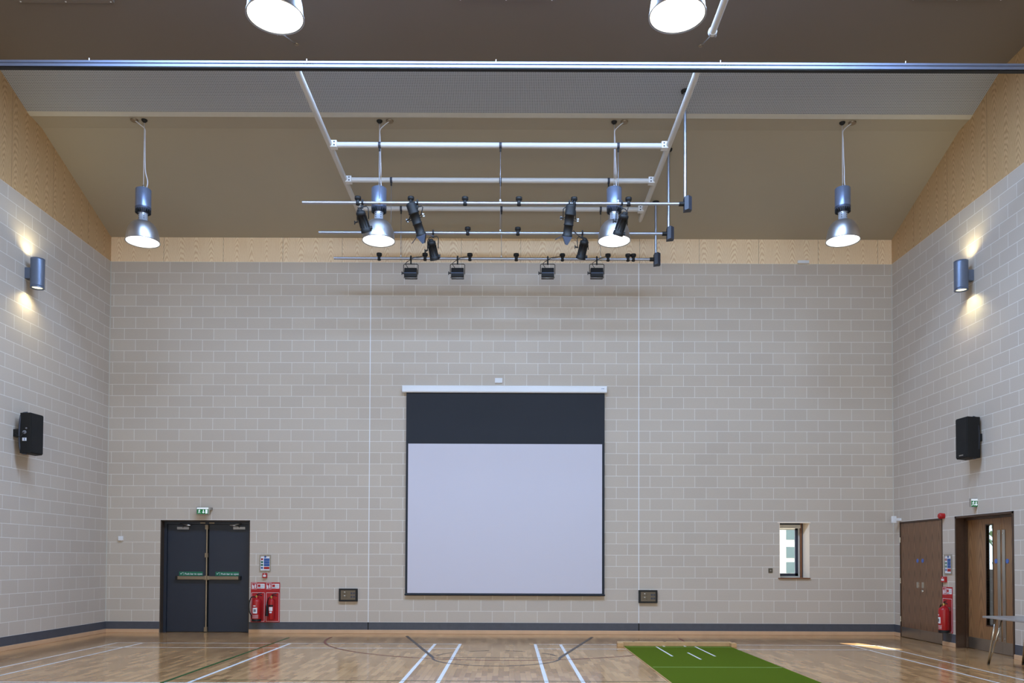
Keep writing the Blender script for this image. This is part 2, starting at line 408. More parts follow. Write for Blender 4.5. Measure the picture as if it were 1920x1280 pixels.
# skirting: dark course and timber below it
def runs(u0, u1, gaps):
    out = []; c = u0
    for g in sorted(gaps):
        out.append((c, g[0])); c = g[1]
    out.append((c, u1)); return out
mb = MB()
for a, b in runs(XL, XR, [D1[:2]]): mb.box((a, YB - .004, .07), (b, YB + .001, CH - .002), M_DARKBLK)
for xj in (XJ, XJ + 5.4): mb.box((xj - .012, YB - .0055, .07), (xj + .012, YB, CH - .002), M_BLACK2)
struct(mb.build('trim_2'))
mb = MB(); mb.box((XL - .001, YF, .07), (XL + .004, YB, CH - .002), M_DARKBLK); struct(mb.build('trim_3'))
mb = MB()
for a, b in runs(YF, YB, [D3[:2], D2[:2]]): mb.box((XR - .004, a, .07), (XR + .001, b, CH - .002), M_DARKBLK)
struct(mb.build('trim_4'))
mb = MB()
for a, b in runs(XL, XR, [D1[:2]]): mb.box((a, YB - .022, 0), (b, YB, .075), M_SKIRT)
struct(mb.build('baseboard_back', bevel=.004))
mb = MB(); mb.box((XL, YF, 0), (XL + .022, YB, .075), M_SKIRT); struct(mb.build('baseboard_left', bevel=.004))
mb = MB()
for a, b in runs(YF, YB, [D3[:2], D2[:2]]): mb.box((XR - .022, a, 0), (XR, b, .075), M_SKIRT)
struct(mb.build('baseboard_right', bevel=.004))
# movement joints
mb = MB()
for xj in (XJ, XJ + 5.4): mb.box((xj - .008, YB - .0015, CH), (xj + .008, YB + .001, TOPZ), M_WHITE)
struct(mb.build('trim_5'))
mb = MB(); mb.box((XL, YB - .012, CH), (XL + .012, YB, TOPZ), M_EDGE); mb.box((XR - .012, YB - .012, CH), (XR, YB, TOPZ), M_EDGE); struct(mb.build('trim_6'))

# ------------------------------------------------------------------ floor markings (paint on the floor)
def line(pts, w, m, name, h=.0006, closed=False):
    pts = [Vector((p[0], p[1], 0)) for p in pts]; L = []; R = []
    for i, p in enumerate(pts):
        d = (pts[min(i + 1, len(pts) - 1)] - pts[max(i - 1, 0)]).normalized(); n_ = Vector((-d.y, d.x, 0)) * w / 2
        L.append(p + n_ + Vector((0, 0, h))); R.append(p - n_ + Vector((0, 0, h)))
    n = len(pts); mb = MB(); mb.add(L + R, [(i, i + 1, n + i + 1, n + i) for i in range(n - 1)], m)
    return mb.build(name, FLO)
NY = 2.0
for x in (-6.89, -6.43): line([(x, NY), (x, 14.42)], .04, M_LW, 'court_line')
for x in (-3.84, -1.30, -.86, .455, .90): line([(x, NY), (x, 14.42)], .05, M_LW, 'court_line', .0010)
for x in (5.99, 6.46): line([(x, NY), (x, 14.42)], .04, M_LW, 'court_line')
for y in (14.40, 13.68): line([(-6.89, y), (-.86, y)], .04, M_LW, 'court_line', .0008); line([(.455, y), (6.46, y)], .04, M_LW, 'court_line', .0008)
line([(-6.89, 9.82), (-.86, 9.82)], .04, M_LW, 'court_line', .0008)
line([(-4.15, NY), (-4.15, 15.45)], .05, M_LG, 'court_line', .0012)
line([(-4.15, 10.05), (3.0, 10.05)], .025, M_LG, 'court_line', .0013)
arc = [(-.08 + 3.3 * math.cos(t), 15.4 + 3.3 * math.sin(t)) for t in [math.pi * (1 + k / 60) - .06 for k in range(0, 63)]]
line(arc, .04, M_LR, 'court_line', .0014)
cx, cy, rr = -.195, 12.42, .96
line([(cx + rr * math.cos(t), cy + rr * math.sin(t)) for t in [math.pi + math.pi * k / 40 for k in range(41)]], .035, M_LK, 'court_line', .0016)
for a0, a1 in ((165, 138), (118, 98), (82, 62), (42, 15)):
    line([(cx + rr * math.cos(math.radians(a0 + (a1 - a0) * k / 8)), cy + rr * math.sin(math.radians(a0 + (a1 - a0) * k / 8))) for k in range(9)], .03, M_LK, 'court_line', .0016)
line([(-1.985, 15.86), (-1.155, 12.42)], .055, M_LK, 'court_line', .0018); line([(1.60, 15.78), (.765, 12.42)], .055, M_LK, 'court_line', .0018)
line([(-1.155, 12.42), (.765, 12.42)], .03, M_LK, 'court_line', .0017)

# ------------------------------------------------------------------ door_1: double fire exit doors
DY = YB + .18
d1 = sempty('door_1', ((D1[0] + D1[1]) / 2, YB, 0), 'slate blue double fire exit doors with push bars in the back wall')
mb = MB(); x0, x1, z1 = D1[0], D1[1], D1[3]; fw = .055
mb.box((x0, YB + .005, 0), (x0 + .02, YB + .3, z1), M_DFRAME); mb.box((x1 - .02, YB + .005, 0), (x1, YB + .3, z1), M_DFRAME); mb.box((x0, YB + .005, z1 - .02), (x1, YB + .3, z1), M_DFRAME)
mb.build('door_lining', d1)
mb = MB(); mb.box((x0 + .02, DY - .05, 0), (x0 + .02 + fw, DY + .06, z1 - .02), M_DOORB); mb.box((x1 - .02 - fw, DY - .05, 0), (x1 - .02, DY + .06, z1 - .02), M_DOORB)
mb.box((x0 + .02 + fw, DY - .05, z1 - .02 - fw), (x1 - .02 - fw, DY + .06, z1 - .02), M_DOORB); mb.build('door_frame', d1)
xi0, xi1, zi = x0 + .02 + fw, x1 - .02 - fw, z1 - .02 - fw
xc = at(389, 1080, Y=DY).x + .01
for s, (a, b) in ((-1, (xi0 + .004, xc - .02)), (1, (xc + .02, xi1 - .004))):
    mb = MB(); mb.box((a, DY - .012, .008), (b, DY + .04, zi - .004), M_DOORB); lf = mb.build('door_leaf', d1, .003)
    # push bar
    yb = DY - .012; zb = at(389, 1083, Y=DY - .05).z
    pa, pb = (at(333, 1083, Y=yb).x, xc - .035) if s < 0 else (xc + .03, at(451, 1083, Y=yb).x)
    mb = MB(); mb.box((pa, yb - .065, zb - .034), (pb, yb - .02, zb + .034), M_BRONZE)
    for e in (pa, pb): mb.box((e - .022, yb - .075, zb - .04), (e + .022, yb, zb + .04), M_BRONZE if (e == pb) == (s < 0) else M_BLACK)
    mb.build('push_bar', lf, .006)
    # sign
    sa = at(336 if s < 0 else 404, 1075, Y=yb); sz = at(389, 1075.3, Y=yb).z; wd = .475; hh = .082
    mb = MB(); mb.box((sa.x, yb - .003, sz - hh / 2), (sa.x + wd, yb, sz + hh / 2), M_GREEN)
    tx = sa.x + .115; text_into(mb, 'Push bar to open', (tx, yb - .0035, sz - .019), (1, 0, 0), (0, 0, 1), .051, M_PAPER)
    mb.box((sa.x + .088, yb - .0045, sz - .03), (sa.x + .092, yb - .003, sz + .03), M_PAPER)
    ck = [(.022, .004), (.036, -.016), (.074, .026), (.070, .030), (.037, -.004), (.028, .010)]
    mb.prism([(sa.x + p, yb - .0045, sz + q) for p, q in ck], (0, .0015, 0), M_PAPER)
    mb.build('safety_sign', lf)
    # closer
    ca = at(345 if s < 0 else 450, 990, Y=yb); zc_ = ca.z
    mb = MB(); mb.box((ca.x - .12, yb - .05, zc_ - .025), (ca.x + .12, yb, zc_ + .025), M_STEELP)
    e1 = Vector((ca.x, yb - .06, zc_ + .035)); e2 = Vector((ca.x + .17 * (1 if s < 0 else -1), yb - .11, zc_ + .055)); e3 = Vector((ca.x - .05 * (1 if s < 0 else -1), yb - .06, zi + .01))
    mb.rod((ca.x, yb - .03, zc_), e1, .012, M_STEELP); mb.tube([e1, e2], .010, M_STEELP); mb.tube([e2, e3], .010, M_STEELP)
    mb.build('door_closer', lf)
    if s < 0:
        mb = MB(); mb.rod((xc - .012, yb - .035, .02), (xc - .012, yb - .035, zi - .02), .016, M_BRONZE)
        for zz in (.06, zb, 1.55, zi - .06): mb.box((xc - .045, yb - .055, zz - .045), (xc + .012, yb, zz + .045), M_BRONZE)
        mb.build('vertical_bolt', lf)
    mb = MB(); xx = xc + s * .09; mb.box((xx - .05, DY - .075, zi + .012), (xx + .05, DY - .045, zi + .034), M_BRONZE); mb.build('top_latch', lf)
mb = MB(); mb.box((D1[0] + .02, DY + .04, 0), (D1[1] - .02, DY + .06, zi), M_BLACK2); mb.build('meeting_strip', d1)

# ------------------------------------------------------------------ window_1
a, b, c, d = W1; YW = YB + .2
w1 = sempty('window_1', ((a + b) / 2, YB, c), 'narrow slit window with splayed reveals in the back wall')
mb = MB(); fx1 = at(1505, 1030, Y=YW).x; fx0 = a + .005
mb.prism([(fx1, YW, c), (b + .003, YB - .001, c), (b + .003, YB + .3, c), (fx1, YB + .3, c)], (0, 0, d - c), M_REVEAL)
mb.box((a - .003, YB - .0005, c), (fx0, YB + .3, d), M_REVEAL); mb.build('reveal', w1)
mb = MB(); t = .035
xm = at(1497, 1030, Y=YW).x
mb.box((fx0, YW, c), (fx0 + .012, YW + .06, d), M_DKFR); mb.box((fx1 - .06, YW - .03, c), (fx1 - .025, YW + .06, d), M_SILL); mb.box((fx1 - .025, YW - .01, c), (fx1, YW + .06, d), M_DKFR)
mb.box((fx0, YW, d - .03), (fx1, YW + .06, d), M_DKFR); mb.box((fx0, YW, c), (fx1, YW + .06, c + .03), M_EDGE); mb.build('window_frame', w1)
mb = MB(); xs0, xs1 = fx0 + .014, fx1 - .09
mb.box((xs0, YW + .01, c + .03), (xs1, YW + .05, c + .085), M_DKFR); mb.box((xs1 - .06, YW + .01, c + .03), (xs1, YW + .05, d - .1), M_DKFR); mb.box((xs0, YW + .01, d - .13), (xs1, YW + .05, d - .1), M_EDGE)
mb.box((xs1, YW + .005, c + .03), (xs1 + .03, YW + .05, d - .03), M_EDGE)
mb.build('casement', w1)
mb = MB(); mb.box((xs0, YW + .028, c + .085), (xs1 - .06, YW + .034, d - .13), M_GLASS); mb.build('pane', w1)
mb = MB(); mb.box((fx0, YW - .05, d - .10), (fx1 - .06, YW + .0, d - .03), M_EDGE); mb.build('blind_cassette', w1)
mb = MB(); mb.box((at(1459, 1083, Y=YB).x, YB - .03, c - .022), (at(1519, 1083, Y=YB).x, YB + .22, c), M_SILL); mb.build('window_sill', w1, .004)
mb = MB(); mb.box((a - .04, YB - .004, d - .004), (b + .02, YB + .02, d + .012), M_REVEAL); mb.build('lintel', w1)

# outside the slit window: ground and the white house opposite
mb = MB(); mb.box((-20, YB + .3, -.3), (30, 60, -.1), pm('outdoor_paving', (170, 166, 158), .9)); struct(mb.build('ground'))
hb = thing('house', 'white rendered house with pale windows outside the slit window', 'building', (9.5, 27, -.1))
mb = MB(); mb.box((7.0, 27, -.1), (13, 33, 6), pm('white_render', (240, 240, 236), .9)); mb.build('wall', hb)
MW = pm('pale_window_glass', (112, 132, 134), .2)
for i, (xx, zz) in enumerate([(9.3, .55), (9.3, 1.25), (9.3, 1.75), (9.3, 2.35), (9.75, .55), (9.75, 1.25), (9.75, 1.75), (9.75, 2.35)]):
    mb = MB(); mb.box((xx - .17, 26.96, zz - .18), (xx + .17, 27.01, zz + .18), MW); mb.build('window', hb)

# ------------------------------------------------------------------ door_2: double cupboard doors, right wall
d2 = sempty('door_2', (XR, (D2[0] + D2[1]) / 2, 0), 'dark walnut double cupboard doors in the right wall')
mb = MB(); y0, y1, z1 = D2[0], D2[1], D2[3]
mb.box((XR - .004, y0, 0), (XR + .12, y0 + .03, z1), M_FRAMEW); mb.box((XR - .004, y1 - .03, 0), (XR + .12, y1, z1), M_FRAMEW); mb.box((XR - .004, y0, z1 - .03), (XR + .12, y1, z1), M_FRAMEW)
mb.build('door_frame', d2)
mb = MB(); mb.box((XR + .08, y0, 0), (XR + .12, y1, z1), M_BLACK2); mb.build('cupboard_back', d2)
ys = at(1724.5, 1050, X=XR).y
for s, (a, b) in ((-1, (y0 + .032, ys - .002)), (1, (ys + .002, y1 - .032))):
    mb = MB(); mb.box((XR + .008, a, .01), (XR + .052, b, z1 - .033), M_WALNUT); lf = mb.build('door_leaf', d2)
    mb = MB(); mb.box((XR + .004, a, .012), (XR + .008, b, .20), M_STEELP); mb.build('kick_plate', lf)
    yk = ys + s * .095
    mb = MB(); mb.lathe((XR + .003, yk, 1.49), (1, 0, 0), [(0, .038), (.006, .038)], M_BDISC); mb.build('door_sign', lf)
    mb = MB(); mb.box((XR + .001, yk - .035, .98), (XR + .008, yk + .035, 1.09), M_CHROME); mb.build('flush_handle', lf)
    if s < 0: mb = MB(); mb.lathe((XR + .0, yk + .02, .925), (1, 0, 0), [(0, .025), (.008, .028)], M_CHROME); mb.build('lock', lf)
for zz in (.35, 1.1, 1.9):
    mb = MB(); mb.rod((XR - .004, y1 - .02, zz - .05), (XR - .004, y1 - .02, zz + .05), .008, M_CHROME); mb.build('hinge', d2)
# ------------------------------------------------------------------ door_3: timber double doors with vision panel
d3 = sempty('door_3', (XR, (D3[0] + D3[1]) / 2, 0), 'walnut double doors with slot vision panel and long pull handles')
y0, y1, z1 = D3[0], D3[1], D3[3]; XD = XR + .185
mb = MB()
mb.box((XR - .012, y0, 0), (XR + .3, y0 + .035, z1), M_FRAMEW); mb.box((XR - .012, y1 - .035, 0), (XR + .3, y1, z1), M_FRAMEW); mb.box((XR - .012, y0, z1 - .035), (XR + .3, y1, z1), M_FRAMEW)
mb.box((XD - .05, y1 - .06, 0), (XD - .005, y1 - .035, z1 - .035), M_FRAMEW); mb.box((XD - .05, y0 + .035, 0), (XD - .005, y0 + .06, z1 - .035), M_FRAMEW); mb.box((XD - .05, y0, z1 - .07), (XD - .005, y1, z1 - .035), M_FRAMEW)
mb.build('door_frame', d3)
ysm = at(1879.5, 1100, X=XD).y
va = at(1850, 1080, X=XD).y; vb = at(1862, 1080, X=XD).y; vz0 = at(1855, 1172, X=XD).z; vz1 = at(1855, 984, X=XD).z
# far leaf with slot, near leaf plain
mb = holed_wall(ysm + .002, y1 - .037, .01, z1 - .037, [(vb, va, vz0, vz1)], lambda u, w, t: (t, u, w), XD, XD + .045, M_WALNUT_L)
lf = mb.build('door_leaf', d3)
mb = MB(); mb.box((XD + .018, vb, vz0), (XD + .026, va, vz1), M_GLASS); mb.build('vision_panel', lf)
mb = MB(); fr = .018
for (p, q, r_, s_) in ((vb - fr, vb, vz0 - fr, vz1 + fr), (va, va + fr, vz0 - fr, vz1 + fr), (vb, va, vz0 - fr, vz0), (vb, va, vz1, vz1 + fr)): mb.box((XD - .006, p, r_), (XD + .05, q, s_), M_FRAMEW)
mb.build('glazing_bead', lf)
def door3_kit(lf, a, b, yh, yd):
    mb = MB(); mb.box((XD - .003, a, .012), (XD, b, .20), M_STEELP); mb.build('kick_plate', lf)
    zt_ = at(1875, 993, X=XD).z; zb_ = .19
    mb = MB(); mb.box((XD - .012, yh - .038, zb_), (XD - .003, yh + .038, zt_), M_STEELP)
    mb.build('pull_handle', lf, .003)
    mb = MB()
    for zz in (zt_ - .06, zb_ + .06): mb.rod((XD - .02, yh, zz), (XD - .001, yh, zz), .012, M_CHROME)
    mb.build('handle_fixing', lf)
    mb = MB(); mb.lathe((XD - .006, yd, 1.49), (1, 0, 0), [(0, .038), (.006, .038)], M_BDISC); mb.build('door_sign', lf)
door3_kit(lf, ysm + .002, y1 - .037, at(1874.5, 1100, X=XD).y, at(1868, 1048, X=XD).y)
mb = MB(); mb.box((XD, y0 + .037, .01), (XD + .045, ysm - .002, z1 - .037), M_WALNUT_L); lf = mb.build('door_leaf', d3)
door3_kit(lf, y0 + .037, ysm - .002, at(1883.5, 1100, X=XD).y, at(1889, 1048, X=XD).y)
# corridor beyond the vision panel
mb = MB(); MCOR = pm('corridor_paint', (70, 70, 74), .8)
mb.box((XR + 2.0, 11.8, -.2), (XR + 2.1, 18, 1.32), MCOR); mb.box((XR + 2.0, 11.8, 2.3), (XR + 2.1, 18, 2.8), MCOR); mb.box((XR + .3, 11.8, 2.7), (XR + 2.1, 18, 2.8), MCOR)
mb.box((XR + .3, 11.8, -.2), (XR + 2.1, 18, 0), MCOR); mb.box((XR + .3, 11.7, -.2), (XR + 2.1, 11.8, 2.8), MCOR); mb.box((XR + .3, 18, -.2), (XR + 2.1, 18.1, 2.8), MCOR)
struct(mb.build('wall_corridor'))
tr = thing('tree', 'leafy green tree seen through the slot in the walnut door', 'tree', (13.0, 21, -.1))
mb = MB(); mb.lathe((13, 21, -.1), (0, 0, 1), [(0, .16), (2.0, .1)], pm('bark', (90, 72, 54), .9)); mb.build('trunk', tr)
MLEAF = pm('leaves', (70, 110, 40), .8, 0, .5, 3); mb = MB(); rng = random.Random(3)
for k in range(420):
    p = Vector((13, 21, 2.6)) + Vector((rng.gauss(0, .8), rng.gauss(0, .8), rng.gauss(0, .7))); q = Vector((rng.uniform(-1, 1), rng.uniform(-1, 1), rng.uniform(-1, 1))).normalized() * .16
    w_ = q.cross(Vector((0, 0, 1))).normalized() * .07; mb.add([p - q, p + w_, p + q, p - w_], [(0, 1, 2, 3)], MLEAF)
mb.build('foliage', tr)

# ------------------------------------------------------------------ projector screen
sx0, sx1 = -2.165, 1.94; yk = YB - .10
zt = at(946, 723, Y=yk).z; zb = at(946, 735.5, Y=yk).z
ps = thing('projector_screen', 'large wall mounted projector screen with white surface and deep black top border', 'projector screen', (-.11, YB, zb))
p0, p1 = at(754, 723, Y=yk), at(1138, 723, Y=yk)
mb = MB(); mb.prism([(p0.x, YB - .002, zt), (p0.x, yk + .015, zt), (p0.x, yk, zt - .015), (p0.x, yk, zb + .02), (p0.x, yk + .015, zb), (p0.x, YB - .002, zb)], (p1.x - p0.x, 0, 0), M_HOUSEW); cs = mb.build('casing', ps)
mb = MB(); e = at(1133, 728, Y=yk)
for k in range(3): mb.box((e.x - .055 + k * .02, yk - .001, e.z - .012), (e.x - .04 + k * .02, yk, e.z - .002), M_BLUE if k < 2 else M_BLACK)
mb.build('logo_mark', cs)
ysc = YB - .06; g = lambda px, py: at(px, py, Y=ysc)
sl, sr, st, sb = g(761, 900).x, g(1133.5, 900).x, zb + .01, g(946, 1114).z
wl, wr, wt, wb = g(765, 900).x, g(1129, 900).x, g(946, 832).z, g(946, 1112).z
mb = MB(); mb.box((sl, ysc, wt), (sr, ysc + .0015, st), M_SCREENB); mb.box((sl, ysc, wb), (wl, ysc + .0015, wt), M_SCREENB); mb.box((wr, ysc, wb), (sr, ysc + .0015, wt), M_SCREENB); mb.box((sl, ysc, sb), (sr, ysc + .0015, wb), M_SCREENB)
mb.build('black_border', ps)
mb = MB(); mb.box((wl, ysc + .0002, wb), (wr, ysc + .0013, wt), M_SCREENW); mb.build('screen_surface', ps)
mb = MB(); mb.lathe((sl - .01, ysc, sb - .01), (1, 0, 0), [(0, .018), (sr - sl + .02, .018)], M_SCREENB, 12); mb.build('weight_bar', ps)

# ------------------------------------------------------------------ small wall items
def wallbox(name, px0, py0, px1, py1, m, dep, label, cat, extra=None, Y=YB, bev=.004):
    a = at(px0, py1, Y=Y); b = at(px1, py0, Y=Y); t = thing(name, label, cat, ((a.x + b.x) / 2, Y, a.z))
    mb = MB(); mb.box((a.x, Y - dep, a.z), (b.x, Y, b.z), m); bd = mb.build('body', t, bev)
    if extra: extra(t, a, b, Y - dep)
    return t
def ex_lid(t, a, b, y):
    mb = MB(); mb.box((a.x + .015, y - .004, a.z + .015), (b.x - .015, y + .001, b.z - .015), M_WHITE); mb.build('cover', t)
wallbox('wall_sensor', 223, 1005, 231.5, 1013, M_WHITE, .04, 'small white plastic box low on back wall left of blue doors', 'sensor', ex_lid)
wallbox('junction_box', 928, 709, 942, 718, M_WHITE, .03, 'small white box on the wall just above the projector screen', 'box', ex_lid)
wallbox('light_switch', 1440.5, 1065, 1448.5, 1073.5, pm('bronze_plate', (98, 92, 80), .4, .6), .012, 'small dull metal switch plate beside the slit window', 'switch',
        lambda t, a, b, y: MB().box(((a.x + b.x) / 2 - .014, y - .006, a.z + .03), ((a.x + b.x) / 2 + .014, y, b.z - .03), M_STEELP).build('rocker', t))
wallbox('cable_connector', 1495, 489, 1516, 494.5, M_WHITE, .04, 'white connector box at the top edge of the blockwork, upper right', 'box', ex_lid)
def sockets(t, a, b, y):
    mb = MB(); mb.box((a.x + .04, y - .003, a.z + .035), (b.x - .04, y + .002, b.z - .035), pm('dull_bronze_plate', (104, 94, 80), .45, .5)); pl = mb.build('face_plate', t)
    w = b.x - a.x; h = b.z - a.z
    for i in range(2):
        for j in range(2):
            x = a.x + .085 + i * .065; zz = a.z + h * (.36 + .28 * j)
            mb = MB(); mb.box((x - .008, y - .005, zz - .018), (x - .002, y - .0025, zz - .006), M_BLACK2); mb.box((x + .010, y - .005, zz - .018), (x + .016, y - .0025, zz - .006), M_BLACK2); mb.box((x + .002, y - .005, zz + .004), (x + .006, y - .0025, zz + .02), M_BLACK2); mb.build('socket', pl)
            x = a.x + w - .115 + i * .05
            mb = MB(); mb.box((x - .018, y - .006, zz - .018), (x + .018, y - .0025, zz + .018), M_JBOX); mb.build('data_outlet', pl)
    for j in range(2):
        mb = MB(); mb.box((a.x + .105, y - .006, a.z + h * (.36 + .28 * j) + .018), (a.x + .13, y - .0025, a.z + h * (.36 + .28 * j) + .028), M_WHITE); mb.build('switch', pl)
wallbox('floor_box', 636, 1103, 671, 1127, M_BLACK, .05, 'dark recessed socket panel on the back wall left of the screen', 'socket panel', sockets)['group'] = 'dark socket panels low on the back wall'
wallbox('floor_box', 1197, 1106, 1232, 1130, M_BLACK, .05, 'dark recessed socket panel on the back wall right of the screen', 'socket panel', sockets)['group'] = 'dark socket panels low on the back wall'
for o in list(COL.objects):
    if o.name.startswith('floor_box'): o.name = o.name.replace('floor_box', 'socket_panel')
# motion detector by the right corner
md = thing('motion_detector', 'white motion detector on a bracket in the far right corner', 'detector', (XR, 16.0, 2.2))
mb = MB(); q = at(1676, 974, Y=16.05); mb.cbox((q.x, 16.05, q.z), (.085, .06, .14), M_WHITE); mb.build('body', md, .012)
mb = MB(); mb.box((q.x + .04, 16.03, q.z - .02), (XR, 16.08, q.z + .03), M_WHITE); mb.build('bracket', md)

# exit signs
def exit_sign(c, w, h, wallpt, label):
    t = thing('exit_sign', label, 'exit sign', c, 'green running man exit signs'); c = Vector(c)
    mb = MB(); mb.box((c.x - w / 2, c.y, c.z - h / 2), (c.x + w / 2, c.y + .045, c.z + h / 2), M_STEELP); hs = mb.build('housing', t, .004)
    mb = MB(); mb.box((c.x - w * .44, c.y - .006, c.z + h * .22), (c.x + w * .44, c.y + .002, c.z + h * .42), M_EXW); mb.build('light_strip', t)
    y = c.y - .003; mb = MB(); mb.box((c.x - w * .44, y, c.z - h * .44), (c.x + w * .44, c.y + .001, c.z + h * .2), M_EXG)
    k = h * .3; o0 = Vector((c.x - w * .27, y - .002, c.z - h * .12))
    def q(pts): mb.prism([(o0.x + a * k, o0.y, o0.z + b * k) for a, b in pts], (0, .002, 0), M_EXW)
    q([(.18 + .16 * math.cos(i * .785), .82 + .16 * math.sin(i * .785)) for i in range(8)])
    q([(-.2, .1), (.1, .02), (.3, .6), (0, .68)]); q([(0, .66), (-.45, .42), (-.38, .3), (.05, .52)]); q([(.2, .6), (.62, .35), (.55, .24), (.2, .42)])
    q([(-.2, .12), (.05, 0), (-.05, -.5), (-.5, -.75), (-.58, -.62), (-.22, -.38)]); q([(0, .06), (.15, 0), (.5, -.25), (.45, -.75), (.3, -.72), (.3, -.3)])
    ax = c.x + w * .06
    mb.box((ax - .008, y - .002, c.z - h * .2), (ax + .008, y, c.z + h * .12), M_EXW); mb.prism([(ax - .03, y - .002, c.z - h * .18), (ax + .03, y - .002, c.z - h * .18), (ax, y - .002, c.z - h * .36)], (0, .002, 0), M_EXW)
    mb.box((c.x + w * .22, y - .002, c.z - h * .38), (c.x + w * .38, y, c.z + h * .16), M_EXW)
    mb.build('pictogram_panel', t)
    wp = Vector(wallpt); mb = MB()
    if abs(wp.y - YB) < .01: mb.box((c.x + w / 2 - .02, c.y + .02, c.z + h * .1), (c.x + w / 2 + .03, YB, c.z + h * .45), M_STEELP)
    else: mb.box((c.x + w / 2 - .02, c.y + .005, c.z + h * .1), (XR, c.y + .05, c.z + h * .42), M_STEELP)
    mb.build('wall_bracket', t)
q = at(380, 957, Y=YB - .12); exit_sign((q.x, q.y, q.z), .255, .145, (q.x, YB, q.z), 'lit green exit sign above the slate blue double doors')
q = at(1829, 942, Y=13.42); exit_sign((q.x, 13.42, q.z), .15, .145, (XR, 13.4, q.z), 'lit green exit sign on right wall above the walnut doors')

# notices, call points, extinguisher boards: built in a local wall frame (o = lower left corner seen from the room, u right, w out)
def notice(o_, u, w, W_, H_, label):
    o_ = Vector(o_); u = Vector(u); w = Vector(w); z_ = Vector((0, 0, 1)); t = thing('fire_notice', label, 'notice', o_, 'framed fire action notices')
    def slab(mb, a, b, c, d, t0, t1, m): mb.prism([o_ + u * a + z_ * c + w * t0, o_ + u * b + z_ * c + w * t0, o_ + u * b + z_ * d + w * t0, o_ + u * a + z_ * d + w * t0], w * (t1 - t0), m)
    mb = MB(); f = .018
    for q in ((0, W_, 0, f), (0, W_, H_ - f, H_), (0, f, f, H_ - f), (W_ - f, W_, f, H_ - f)): slab(mb, *q, 0, .02, M_CHROME)
    mb.build('frame', t)
    mb = MB(); slab(mb, f, W_ - f, f, H_ - f, 0, .008, M_PAPER); pw = W_ - 2 * f
    mb2 = lambda a, b, c, d, m: slab(mb, W_ * a, W_ * b, H_ * c, H_ * d, .008, .0095, m)
    mb.prism([o_ + u * (W_ * .5 + .022 * math.cos(k * math.pi / 8)) + z_ * (H_ * .88 + .022 * math.sin(k * math.pi / 8)) + w * .008 for k in range(16)], w * .0015, M_BLUE)
    for k, m in enumerate((M_RED, M_GREEN, M_GREEN, M_BLUE)): mb2(.12, .30, .68 - k * .175, .79 - k * .175, m)
    for k in range(3): mb2(.38, .88, .635 - k * .165, .79 - k * .165, M_BLUE)
    mb2(.38, .88, .13, .27, M_RED)
    for k in range(9): mb2(.42, .80 - .05 * (k % 3), .755 - k * .055, .762 - k * .055, M_PAPER)
    for k in range(4): mb2(.16, .26, .72 - k * .175, .75 - k * .175, M_PAPER)
    mb.build('printed_sheet', t)
def call_point(o_, u, w, W_, H_, label):
    o_ = Vector(o_); u = Vector(u); w = Vector(w); z_ = Vector((0, 0, 1)); t = thing('fire_call_point', label, 'fire alarm', o_, 'red break glass call points')
    def slab(mb, a, b, c, d, t0, t1, m): mb.prism([o_ + u * a + z_ * c + w * t0, o_ + u * b + z_ * c + w * t0, o_ + u * b + z_ * d + w * t0, o_ + u * a + z_ * d + w * t0], w * (t1 - t0), m)
    mb = MB(); slab(mb, 0, W_, 0, H_, 0, .045, M_RED); mb.build('body', t, .005)
    mb = MB(); slab(mb, W_ * .18, W_ * .82, H_ * .25, H_ * .62, .045, .048, M_PAPER); mb.build('break_glass', t)
    mb = MB(); slab(mb, W_ * .4, W_ * .6, H_ * .75, H_ * .88, .045, .048, M_PAPER); mb.build('indicator', t)
